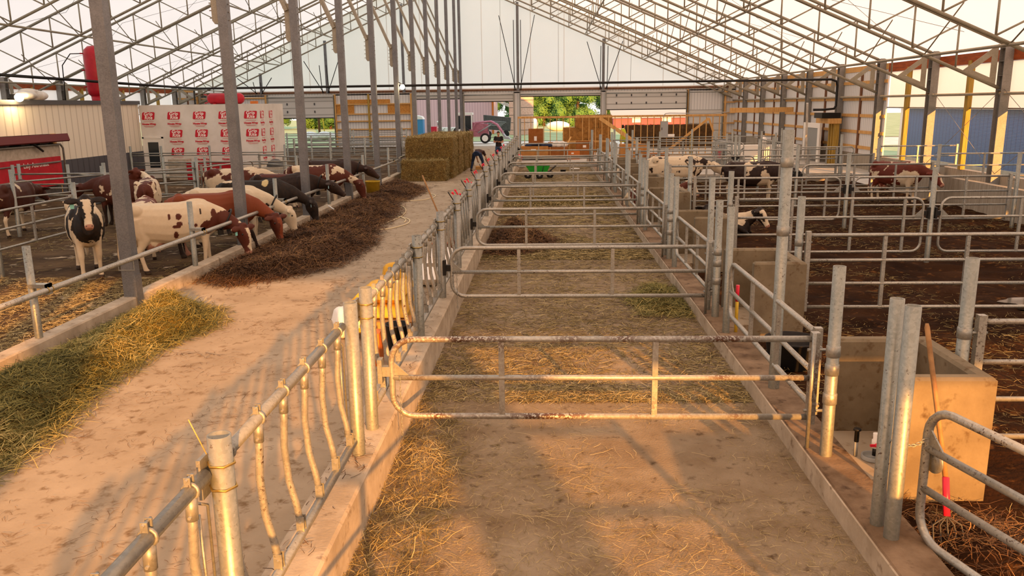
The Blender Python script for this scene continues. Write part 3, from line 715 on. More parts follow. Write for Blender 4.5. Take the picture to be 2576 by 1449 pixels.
def headlock(y0, y1, idx, locks):
    t = thing('headlock_panel', 'galvanised headlock panel on the curb between its %s and %s posts%s' % (ORD[max(idx-2, 0)], ORD[min(idx-1, 19)], ', with red latches' if locks else ''), 'feed front panel', (HX, y0, .42), 0, 'headlock panels along the feed alley')
    L = y1-y0; a, e = .06, L-.06
    MB().tube([(-.06, a, 1.10), (-.06, e, 1.10)], .034, 10).build('top_rail', 'steel', t)
    MB().tube([(-.02, a, .13), (-.02, e, .13)], .032, 10).build('bottom_rail', 'steel', t)
    n = max(2, int(round((L-.2)/.385))); 
    for k in range(n):
        y = .22 + (L-.44)*k/(n-1) if n > 1 else L/2
        br = MB().tube([(-.06, y, 1.06), (-.065, y, .92), (-.082, y+.012, .74), (-.075, y+.03, .5), (-.04, y+.04, .32), (-.02, y+.04, .16)], .024, 8).build('neck_bar', 'gate' if not locks else 'steel', t)
        if idx < 8:
            q = MB(); q.box(-.075, y-.024, 1.12, -.045, y-.016, 1.175); q.box(-.075, y+.016, 1.12, -.045, y+.024, 1.175); q.tube([(-.06, y-.038, 1.165), (-.06, y+.038, 1.165)], .008, 6); q.tube([(-.06, y-.04, .985), (-.06, y+.04, .985)], .008, 6); q.tube([(-.06+.037*math.cos(a), y, 1.10+.037*math.sin(a)) for a in [2*PI*j/12 for j in range(12)]], .010, 6, closed=True); q.tube([(-.06, y, 1.075), (-.064, y, .96)], .028, 10); q.build('saddle_clamp', 'steel', br)
            q = MB(); q.box(-.045, y+.014, .13, .005, y+.021, .25); q.box(-.045, y+.056, .13, .005, y+.063, .25); q.tube([(-.02, y+.005, .21), (-.02, y+.073, .21)], .008, 6); q.build('foot_clamp', 'steel', br)
        if locks:
            MB().tube([(-.06, y+.17, 1.06), (-.02, y+.10, .62), (-.02, y+.10, .16)], .019, 7).build('locking_bar', 'steel', t)
            if k % 5 not in (0, 1) or (idx in (9, 12, 15) and k > 1): continue
            lt = MB(); lt.box(-.085, y+.12, 1.12, -.035, y+.18, 1.19); lt.tube([(-.06, y+.15, 1.18), (-.10, y+.13, 1.27)], .013, 6); lt.ell((-.11, y+.125, 1.28), (.022, .022, .022), 8, 6); lt.ell((-.03, y+.2, 1.2), (.02, .02, .02), 8, 6); lt.build('red_latch', 'redplastic', t)
            if k % 5 == 0: MB().tube([(-.06, y+.1, 1.1), (-.17, y-.02, 1.31)], .009, 6).build('release_lever', 'black', t)
    if not locks:
        for yy in (.10, L-.14): MB().tube([(-.07, yy, 1.0), (-.07, yy+.1, .94), (-.07, yy+.1, .2)], .008, 6).build('guide_rod', 'steel', t); MB().tube([(-.07, yy, .94), (-.07, yy+.02, .2)], .008, 6).build('guide_rod', 'steel', t)
for i in range(len(PY)-1):
    if i == 3: continue
    headlock(PY[i], PY[i+1], i, 7 <= i <= 15)

# --- neck rail and posts over the alley curb
NR = thing('neck_rail', 'long sloping-away galvanised neck rail along the cow side of the feed alley', 'rail', (-6.52, 0, 0))
MB().tube([(0, 1, .93), (0, 35.9, .90)], .038, 10).build('rail_tube', 'gate', NR)
MB().tube([(0, 36.3, .98), (0, 44, .98)], .038, 10).build('rail_tube', 'gate', NR)
for k in range(7):
    y = 10.15+4.95*k
    if k < 6:
        o = hollow_post(-6.74, y, 1.5, 'round galvanised post on the alley curb, %s between the square columns' % ORD[k], 'neck rail posts on the alley curb', r=.05, z0=.26)
        q = MB(); q.box(-6.76, y-.06, .95, -6.5, y+.06, 1.0); q.box(-6.53, y-.06, .86, -6.5, y+.06, 1.0); q.build('bracket', 'steel', o)
        for d in (-.05, .05):
            pts = [(-6.52+.045*math.cos(a), y+d, .925+.045*math.sin(a)) for a in [math.radians(45*j) for j in range(8)]]; q = MB(); q.tube(pts, .007, 5, closed=True); q.build('clamp_ring', 'brass', o)
# --- gates and fences of the cow side
def fence(label, pts, zs, top, group, r=.024, n_up=2, m='steel'):
    """posts at pts joined by rails: one thing"""
    t = thing('pipe_fence', label, 'fence', (pts[0][0], pts[0][1], 0), 0, group); o = Vector((pts[0][0], pts[0][1], 0))
    for p in pts: MB().pipe(Vector((p[0], p[1], 0))-o, Vector((p[0], p[1], top))-o, .05).build('post', 'post', t)
    for a, b in zip(pts[:-1], pts[1:]):
        for z in zs: MB().tube([Vector((a[0], a[1], z))-o, Vector((b[0], b[1], z))-o], r, 8).build('rail', m, t)
    return t
G1 = 'fences on the cow side'
gate('three-rail gate leading away from the camera at the left edge of the cow pen', -10.75, 18.0, -10.75, 13.2, (1.30, .93, .55), ups=(.3, .6), group=G1, round_end=False, latch=False)
hollow_post(-10.75, 18.15, 1.62, 'galvanised post behind the rear of the black and white cow', G1, z0=0)
hollow_post(-10.80, 15.4, 2.05, 'galvanised post standing left of the cow that faces the camera', G1, z0=0)
fence('two-post pipe fence left of the robot, behind the black and white cow', [(-13.8, 20.6), (-12.6, 22.9), (-10.9, 25.2)], (1.42, 1.02, .62), 1.75, G1)
gate('rounded gate opening in front of the red machine panel', -10.8, 25.3, -10.2, 28.2, (1.42, .95, .5), ups=(.35, .75), group=G1, latch=False)
fence('four-rail pipe fence across the cow pen in front of the dark wainscot', [(-16.6, 25.2), (-13.2, 25.2), (-11.0, 25.2)], (1.28, .95, .6), 1.6, G1)
fence('long pipe fence in front of the wrapped room', [(-18.6, 36.2), (-17.2, 36.2), (-15.0, 36.2), (-14.0, 36.2), (-11.6, 36.2)], (1.30, 1.20, .88, .78, .4), 1.62, G1)
fence('pipe fence behind the brown cows, between the second and third square columns', [(-14.5, 30.6), (-12.9, 30.6), (-9.4, 30.6)], (1.25, .9, .7, .4), 1.45, G1)
fence('short pipe fence in front of the red robot at the left edge', [(-17.0, 25.5), (-15.2, 25.5), (-13.6, 24.6)], (1.25, .8, .4), 1.55, G1)
gate('rounded gate swung beside the third square column', -12.0, 34.0, -9.2, 31.6, (1.30, .95, .55), ups=(.5,), group=G1, latch=False)
for i, (x0, x1, y) in enumerate(((-12.8, -7.4, 41.5), (-13.2, -7.6, 46.0), (-16.0, -8.0, 50.5), (-20.5, -9.5, 56), (-22, -10.5, 60))):
    fence('galvanised pipe fence on the far cow side, %s row behind the wrapped room' % ORD[i], [(x0, y), (x0*.66+x1*.34, y), (x0*.33+x1*.67, y), (x1, y)], (1.35, 1.0, .65, .3), 1.7, 'far pipe fences on the cow side')
fence('pipe fence running away beside the far alley curb', [(-6.9, 38), (-6.9, 43), (-6.9, 48), (-6.9, 53)], (1.25, .9, .55), 1.5, G1)
# --- far right handling pens
for i, (x0, x1, y) in enumerate(((3.2, 9.0, 40.5), (4.5, 12.2, 43.5))):
    fence('galvanised rails of the far handling pens, %s row' % ORD[i], [(x0, y), (x0*.6+x1*.4, y), (x1, y)], (1.45, 1.1, .75, .4), 1.85, 'far handling pens')
for i, x in enumerate((8.2, 10.4)):
    t = thing('headlock_panel', 'far headlock panel running away beside the handling pens, %s of the two' % ('inner' if i == 0 else 'outer'), 'feed front panel', (x, 35.5, .06), 0, 'headlock panels by the handling pens')
    MB().tube([(0, 0, 1.35), (0, 5, 1.35)], .03, 8).build('top_rail', 'steel', t); MB().tube([(0, 0, .25), (0, 5, .25)], .03, 8).build('bottom_rail', 'steel', t)
    for k in range(14): MB().tube([(0, .2+.36*k, 1.35), (.03, .25+.36*k, .8), (0, .2+.36*k, .25)], .02, 6).build('neck_bar', 'steel', t)
    for y in (0, 2.5, 5): MB().pipe((0, y, 0), (0, y, 1.75), .05).build('post', 'post', t)
gate('long galvanised gate slanting in front of the handling pens', 5.2, 38.6, 8.6, 36.4, (1.4, 1.05, .7), ups=(.3, .65), group='slanting gates by the handling pens', latch=False, z0=.06)
gate('slanting galvanised gate before the outer far headlock panel', 9.4, 34.2, 12.6, 34.4, (1.45, 1.1, .75), ups=(.3, .65), group='slanting gates by the handling pens', latch=False, z0=-.1)
hollow_post(9.26, 34.2, 1.8, 'galvanised post at the hinge of the slanting gate by the outer far headlock panel', r=.05, z0=.05)

# ================================================================== ANIMALS AND PEOPLE
def fuse(b, name, vox, smooth=4, fac=.5):
    """one continuous skin over the overlapping solids collected in b"""
    me = b.mesh(name + '_raw', 'coat'); tmp = bpy.data.objects.new('tmp', me); COL.objects.link(tmp)
    bm = bmesh.new(); bm.from_mesh(me); bmesh.ops.recalc_face_normals(bm, faces=bm.faces); bm.to_mesh(me); bm.free()
    r = tmp.modifiers.new('r', 'REMESH'); r.mode = 'VOXEL'; r.voxel_size = vox; r.use_smooth_shade = True
    s = tmp.modifiers.new('s', 'SMOOTH'); s.factor = fac; s.iterations = smooth
    out = bpy.data.meshes.new_from_object(tmp.evaluated_get(bpy.context.evaluated_depsgraph_get())); out.name = name
    bpy.data.objects.remove(tmp); bpy.data.meshes.remove(me); out.materials.clear()
    return out
WHITE, BLACK, REDB, DARK, TAN = H('#c9b99d')[:3], H('#0b0908')[:3], H('#4c1e11')[:3], H('#1b0e09')[:3], H('#733518')[:3]
PINK, HOOF = H('#a77a66')[:3], H('#2f2620')[:3]
def cow(label, x, y, head_to, coat, pose='stand', neck=None, z=0, sc=1.0, seed=1, thr=.05, nscale=2.0, base=WHITE, spot=BLACK,
        face=None, legs=None, patches=(), tag='tag', collar=False, udder=True, vox=.02, step=(0, 0, 0, 0), name='cow', group='dairy cows in the barn', hturn=0.0, bowed=0.0):
    b = MB(); low = -.78 if pose == 'lie' else 0
    st = [(-.98, 1.08, .06, .12), (-.93, 1.10, .17, .22), (-.82, 1.07, .245, .31), (-.66, 1.04, .265, .36), (-.45, 1.00, .29, .395), (-.15, .965, .33, .425), (.15, .965, .335, .42),
          (.42, 1.0, .285, .415), (.62, 1.02, .235, .38), (.78, 1.04, .185, .29), (.90, 1.05, .10, .17)]
    b.loft([((p[0], 0, p[1]+low), p[2]*(1.12 if pose == 'lie' else 1), p[3]) for p in st], 16, power=2.3)
    for sgn in (-1, 1): b.ell((-.70, sgn*.19, 1.27+low), (.13, .09, .13)); b.ell((.5, sgn*.17, 1.05+low), (.19, .12, .30))
    # neck and head
    if pose == 'graze': N = [(.62, 0, 1.12), (.90, 0, 1.03), (1.15, 0, .90), (1.36, 0, .78)]; hd = Vector((.26, 0, -.97)); nr = [(.16, .28), (.11, .20), (.08, .14), (.065, .10)]
    elif pose == 'half': N = [(.62, 0, 1.15), (.90, 0, 1.14), (1.14, 0, 1.08), (1.30, 0, 1.06)]; hd = Vector((.80, 0, -.60)); nr = [(.16, .28), (.11, .20), (.08, .14), (.065, .10)]
    else: N = [(.60, 0, 1.17), (.85, 0, 1.28), (1.05, 0, 1.42), (1.16, 0, 1.50)]; hd = Vector((.62, 0, -.78)); nr = [(.16, .29), (.115, .21), (.085, .15), (.065, .10)]
    if neck: hd = Vector(neck)
    N = [Vector(p)+Vector((0, 0, low)) for p in N]
    for i, p in enumerate(N): p.y += hturn*(i/3.0)**2*.35; p.x -= abs(hturn)*(i/3.0)**2*.12
    if hturn: hd = Matrix.Rotation(hturn, 3, 'Z') @ hd
    hd.normalize(); b.loft([(Vector((.28, 0, 1.02+low)), .20, .26)] + [(p, r[0], r[1]) for p, r in zip(N, nr)], 14)
    sd = Vector((0, 1, 0)); 
    if hturn: sd = Matrix.Rotation(hturn, 3, 'Z') @ sd
    sd = (sd-hd*sd.dot(hd)).normalized(); up = hd.cross(sd); up = up if up.z > 0 else -up
    hp = N[-1]+up*.02-hd*.03
    hs = [(-.06, .075, .07), (.0, .118, .105), (.09, .13, .14), (.20, .114, .142), (.32, .084, .112), (.43, .072, .085), (.52, .078, .078), (.57, .058, .056)]
    b.loft([(hp+hd*q[0]-up*.012*(i > 4), q[1], q[2]) for i, q in enumerate(hs)], 14, side=sd, power=2.3)
    b.loft([(hp+hd*.05-up*.12, .075, .05), (hp+hd*.18-up*.135, .07, .05), (hp+hd*.34-up*.10, .05, .035), (hp+hd*.49-up*.06, .05, .03)], 10, side=sd); b.ell(hp-hd*.03+up*.05, (.075, .075, .06))
    ears = []
    for s in (-1, 1):
        e0 = hp+hd*.02+sd*s*.085+up*.03; ed = (sd*s+Vector((0, 0, -.12))-hd*.12).normalized()
        b.loft([(e0, .03, .03), (e0+ed*.08, .062, .030), (e0+ed*.16, .072, .024), (e0+ed*.23, .048, .018), (e0+ed*.27, .015, .012)], 10, side=hd); ears.append((e0, ed, s))
    # legs
    feet = []
    if pose == 'lie':
        for s in (-1, 1):
            b.loft([((.50, s*.22, .32), .10, .13), ((.78, s*.22, .14), .065, .075), ((.92, s*.2, .075), .05, .055), ((.62, s*.16, .06), .045, .045), ((.5, s*.15, .05), .05, .04)], 10)
            b.loft([((-.62, s*.28, .38), .12, .22), ((-.35, s*.42, .24), .10, .13), ((-.22, s*.48, .12), .06, .07), ((-.55, s*.5, .07), .045, .05), ((-.2, s*.5, .05), .04, .045), ((-.1, s*.5, .045), .05, .04)], 10)
    else:
        for i, s in enumerate((-1, 1)):
            d = step[i]; yy = s*.15
            b.loft([((.55, yy, 1.02), .10, .17), ((.56, yy, .80), .085, .12), ((.565+d*.3, yy, .62), .064, .078), ((.57+d*.6, yy, .45), .058, .062), ((.565+d*.75, yy, .36), .042, .046), ((.56+d*.9, yy, .2), .037, .04), ((.57+d, yy, .10), .046, .048), ((.60+d, yy, .05), .052, .06), ((.61+d, yy, .0), .055, .068)], 10); feet.append((.6+d, yy))
            d = step[i+2]; yy = s*.16
            b.loft([((-.70, yy*1.0, 1.12), .12, .24), ((-.66, yy, .86), .105, .20), ((-.64+d*.3, yy, .68), .075, .125), ((-.74+d*.6, yy, .54), .05, .075), ((-.80+d*.7, yy, .47), .046, .062), ((-.785+d*.85, yy, .36), .038, .046), ((-.77+d, yy, .2), .036, .042), ((-.75+d, yy, .10), .046, .05), ((-.72+d, yy, .05), .052, .062), ((-.71+d, yy, 0), .055, .07)], 10); feet.append((-.72+d, yy))
        if udder:
            b.ell((-.42, 0, .60), (.24, .17, .15))
            for ux, uy in ((-.33, -.08), (-.33, .08), (-.52, -.08), (-.52, .08)): b.loft([((ux, uy, .5), .022, .022), ((ux, uy, .41), .018, .018)], 8, side=(1, 0, 0))
    b.loft([((-.95, 0, 1.27+low), .035, .045), ((-1.02, .0, 1.15+low), .03, .035), ((-1.05, .02, .80+low*.55), .024, .026), ((-1.06, .03, .55+low*.5), .024, .024), ((-1.06, .03, .42+low*.4), .045, .042), ((-1.05, .03, .28+low*.25), .035, .03), ((-1.05, .03, .2+low*.15), .015, .015)], 8, side=(0, 1, 0))
    b.ell((-.35, 0, 1.31+low), (.5, .09, .07)); b.ell((.45, 0, 1.36+low), (.22, .08, .075)); me = fuse(b, name, vox, 4, .5)
    # coat colours
    n = len(me.vertices); co = np.empty(n*3, np.float32); me.vertices.foreach_get('co', co); co = co.reshape(-1, 3)
    out = np.empty((n, 4), np.float32); out[:, 3] = 1
    hpn, hdn, upn, sdn = map(np.array, (hp, hd, up, sd)); rel = co-hpn; hx = rel@hdn; hy = rel@sdn; hz = rel@upn
    for i in range(n):
        c = co[i]; v = Vector(c); w = v*nscale+Vector((seed*7.3, seed*1.9, -seed*3.1))
        k = noise.noise(w) + .45*noise.noise(w*2.7) + .18*noise.noise(w*8)
        col = spot if k > thr else base
        if coat == 'solid': col = spot
        if coat == 'speck':
            k2 = noise.noise(v*7+Vector((seed, 0, 0)))+.5*noise.noise(v*15)
            col = spot if k2 > thr + .35*math.sin(v.x*1.5+seed) else base
        e = .05*noise.noise(v*9)+.03*noise.noise(v*25)
        for (px, py, pz), pr, pc in patches:
            dx, dy, dz = c[0]-px, c[1]-py, c[2]-pz
            if abs(dy) < 9 and (dx*dx/(pr[0]**2)+dy*dy/(pr[1]**2)+dz*dz/(pr[2]**2)) < 1+e*6: col = pc
        if pose != 'lie' and c[2] < .62 and abs(c[1]) > .05 and (c[0] > .3 or c[0] < -.5) and legs is not None: col = legs if c[2] < .55+e*2 else col
        onhead = -.10 < hx[i] < .66 and abs(hz[i]) < .2 and abs(hy[i]) < .34
        if onhead and face:
            if abs(hy[i]) > .135 or hx[i] < .04: col = face[0]
            else: col = face[0] if abs(hy[i]) > face[2]+e or hz[i] < -.06 else face[1]
        if onhead and hx[i] > .51 and abs(hy[i]) < .1: col = PINK if (face and face[1] == WHITE) or base == WHITE else HOOF
        if pose != 'lie' and c[2] < .085: col = HOOF
        if udder and pose != 'lie' and -.68 < c[0] < -.2 and c[2] < .62 and abs(c[1]) < .155: col = PINK
        if c[0] < -1.0 and c[2] < .5+low*.45: col = base if base == WHITE else DARK
        out[i, :3] = col
    ca = me.color_attributes.new('coat', 'FLOAT_COLOR', 'POINT'); ca.data.foreach_set('color', out.ravel())
    me.materials.append(M['coat'])
    o = link(name, me, None, (x, y, z), **T(label, name, group)); o.rotation_euler = (0, 0, head_to); o.scale = (sc,)*3
    for s in (-1, 1):
        q = MB(); q.ell(hp+hd*.15+sd*s*.108+up*.06, (.022, .022, .022), 10, 8); q.build('eye', 'eye', o)
        q = MB(); q.ell(hp+hd*.53+sd*s*.042+up*.04, (.014, .012, .012), 8, 6); q.build('nostril', 'eye', o)
    if tag:
        e0, ed, s = ears[0] if hturn < 0 or tag == 'bluetag' else ears[1]
        for e0, ed, s in ears if tag == 'tag2' else (ears[0],):
            q = MB(); c = e0+ed*.13+hd*.02-Vector((0, 0, .02)); q.obox(c-Vector((0, 0, .045)), sd*.032, Vector((0, 0, 1))*.045, up.cross(sd).normalized()*.004 if abs(up.z) > .5 else hd*.004)
            q.obox(c+Vector((0, 0, .01)), sd*.012, Vector((0, 0, 1))*.03, hd*.007); q.build('ear_tag', M['tag' if tag == 'tag2' else tag], o)
    if collar:
        c = (N[1]+N[2])/2; t = (N[2]-N[1]).normalized(); y_ = Vector((0, 1, 0)); z_ = t.cross(y_).normalized(); q = MB()
        pts = [c+y_*.15*math.cos(a)+z_*.235*math.sin(a) for a in [2*PI*j/16 for j in range(16)]]; q.tube(pts, .018, 6, closed=True); cl = q.build('collar', 'black', o)
        lowp = min(pts, key=lambda p: p.z); q = MB(); q.obox(lowp-Vector((0, 0, .05)), (.05, 0, 0), (0, .045, 0), (0, 0, .055)); q.build('collar_box', 'black', cl)
    return o
R_ = math.radians
# feed alley side, from the camera outwards
cow('black and white cow facing the camera, standing beside the nearest steel column', -9.12, 15.62, R_(-57), 'patch', 'stand', seed=3, thr=.33, nscale=2.1, base=WHITE, spot=BLACK,
    patches=(((.72, 0, 1.02), (.26, .26, .30), BLACK), ((.95, 0, 1.25), (.22, .3, .24), BLACK), ((.30, -.3, .98), (.10, .2, .28), BLACK), ((.02, -.3, .9), (.09, .2, .17), BLACK), ((.3, .3, .9), (.2, .2, .3), BLACK), ((.15, 0, 1.4), (.12, .3, .07), BLACK), ((.62, 0, .56), (.3, .4, .16), WHITE)),
    face=(BLACK, WHITE, .062), legs=WHITE, tag='tag', vox=.016, neck=(.55, 0, -.83), udder=False, step=(.10, -.05, 0, .05), sc=1.04)
cow('white cow with small red spots and red shoulders, nearest of those eating', -7.52, 16.05, R_(33), 'plain', 'graze', seed=4, thr=9, base=WHITE, spot=REDB, collar=True,
    patches=(((.95, -.1, .95), (.32, .3, .22), REDB), ((.62, -.25, .86), (.18, .3, .13), REDB), ((.75, -.2, 1.12), (.06, .3, .1), REDB), ((.05, -.3, 1.12), (.055, .2, .06), REDB), ((-.12, -.3, 1.13), (.03, .2, .06), REDB), ((.06, -.3, .98), (.06, .2, .05), REDB), ((.0, -.3, .93), (.09, .2, .035), REDB), ((.27, -.3, .98), (.05, .2, .03), REDB), ((.36, -.3, .92), (.04, .2, .035), REDB), ((-.02, -.3, .76), (.045, .2, .075), REDB), ((.48, -.3, 1.2), (.02, .2, .06), DARK)),
    face=(REDB, WHITE, .045), legs=WHITE, vox=.016, hturn=-.95, tag='tag', step=(-.05, .1, .12, -.1))
cow('red-brown cow eating between the spotted white cow and the plain white cow', -7.40, 17.8, R_(25), 'solid', 'graze', seed=5, spot=TAN, base=TAN, legs=DARK, face=(REDB, TAN, .05), tag=None, hturn=-.9, vox=.018, step=(.3, -.1, 0, .1))
cow('plain white cow with knobby horn buds, head down behind the red-brown cow', -7.55, 19.0, R_(12), 'plain', 'graze', seed=6, thr=9, base=H('#c6b99f')[:3], spot=DARK, patches=(((.9, -.1, .95), (.05, .2, .05), DARK), ((1.0, -.1, .85), (.04, .2, .04), DARK)), legs=WHITE, tag='tag', collar=True, vox=.018)
cow('nearly black cow with a small white flank patch, eating beside the second steel column', -7.55, 20.95, R_(8), 'solid', 'graze', seed=7, spot=BLACK, base=BLACK, patches=(((.28, -.2, 1.33), (.08, .25, .11), H('#b9a777')[:3]), ((-.7, -.1, 1.40), (.16, .2, .07), WHITE), ((.45, -.2, .62), (.12, .3, .14), WHITE)), legs=None, tag='bluetag', vox=.018)
cow('dark brown cow stretching its muzzle over the feed, partly behind the nearly black cow', -7.50, 23.15, R_(0), 'solid', 'half', seed=8, spot=DARK, base=DARK, patches=(((-.3, 0, 1.36), (.5, .25, .1), REDB),), legs=DARK, tag='bluetag', collar=True, neck=(.75, 0, -.55), vox=.02, z=-.02)
cow('brown cow with a white back, mostly hidden behind the nearly black cow', -9.7, 25.3, R_(8), 'patch', 'half', seed=9, thr=.12, spot=REDB, base=WHITE, legs=None, tag=None, vox=.025)
cow('red and white cow eating beyond the third steel column', -7.45, 26.3, R_(6), 'patch', 'graze', seed=12, thr=-.12, nscale=1.7, spot=REDB, base=WHITE, patches=(((-.8, 0, 1.2), (.12, .4, .3), REDB), ((-.55, -.1, 1.2), (.14, .4, .35), WHITE)), face=(REDB, REDB, .05), legs=WHITE, tag=None, vox=.02)
cow('black cow lifting its head over the alley curb, behind the red and white cow', -7.65, 28.7, R_(3), 'solid', 'half', seed=13, spot=H('#26140f')[:3], base=DARK, legs=None, tag=None, collar=True, vox=.022)
cow('white cow with a red rump seen from behind, its head turned left', -10.75, 21.6, R_(112), 'patch', 'stand', seed=14, thr=.36, nscale=3, spot=REDB, base=WHITE, patches=(((-.92, 0, 1.08), (.16, .21, .30), REDB),), face=(REDB, REDB, .05), legs=WHITE, tag=None, hturn=.9, vox=.02, udder=False)
cow('brown cow standing behind the fence in front of the dark wainscot', -11.9, 22.6, R_(178), 'patch', 'half', seed=15, thr=-.55, spot=H('#431b10')[:3], base=WHITE, legs=DARK, tag=None, vox=.022, udder=False)
cow('dark brown cow at the left edge, behind the pipe fence', -14.1, 21.0, R_(95), 'patch', 'half', seed=16, thr=-.5, spot=H('#3b170d')[:3], base=WHITE, legs=WHITE, tag=None, vox=.022, udder=False)
cow('red cow with white speckles standing behind the black and white cow', -8.95, 17.75, R_(112), 'patch', 'half', seed=17, thr=-.2, nscale=2.4, sc=.92, spot=H('#5f2814')[:3], base=WHITE, legs=WHITE, tag=None, vox=.02)
# bedding side
GB = 'cattle on the dark bedding'
cow('white cow speckled with black, standing behind the third trough', 4.35, 28.0, R_(2), 'speck', 'half', z=.05, seed=21, thr=.17, base=WHITE, spot=DARK, legs=WHITE, face=(WHITE, H('#8a7a66')[:3], .05), tag=None, vox=.022, group=GB)
cow('black and white heifer standing broadside, head behind the tallest pole', 6.55, 26.4, R_(-4), 'patch', 'half', z=.05, sc=.93, seed=24, thr=-.12, nscale=1.5, base=WHITE, spot=H('#1f1311')[:3], legs=WHITE, face=(BLACK, BLACK, .03), tag='bluetag', vox=.02, group=GB, udder=False, neck=(.8, 0, -.45))
cow('black and white calf-sized cow lying on the bedding with its head up', 4.22, 20.0, R_(-22), 'patch', 'lie', z=.05, sc=.82, seed=26, thr=.02, nscale=1.7, base=WHITE, spot=BLACK, face=(BLACK, WHITE, .09), tag=None, vox=.018, group=GB, hturn=-.25, neck=(.55, 0, -.8))
cow('black cow lying behind the bedding curb gate', 3.65, 19.0, R_(75), 'solid', 'lie', z=.05, sc=.85, seed=27, base=BLACK, spot=BLACK, tag='bluetag', vox=.022, group=GB)
cow('red and white cow standing beside the concrete bunk wall with its head lowered', 10.85, 25.9, R_(-58), 'patch', 'half', z=.05, sc=.92, seed=28, thr=-.1, nscale=1.8, base=WHITE, spot=H('#5a2012')[:3], legs=WHITE, face=(H('#5c1f12')[:3], WHITE, .03), tag=None, vox=.02, group=GB, neck=(.75, 0, -.75))
cow('red and white cow lying hidden behind the fourth trough, only its back showing', 3.2, 24.1, R_(15), 'patch', 'lie', z=.22, sc=.9, seed=29, thr=.1, base=WHITE, spot=REDB, tag=None, vox=.025, group=GB)
cow('red and white cow lying behind the sixth trough near the far pens', 3.25, 31.0, R_(40), 'patch', 'lie', z=.25, sc=1.0, seed=31, thr=.1, base=WHITE, spot=REDB, tag=None, vox=.025, group=GB)

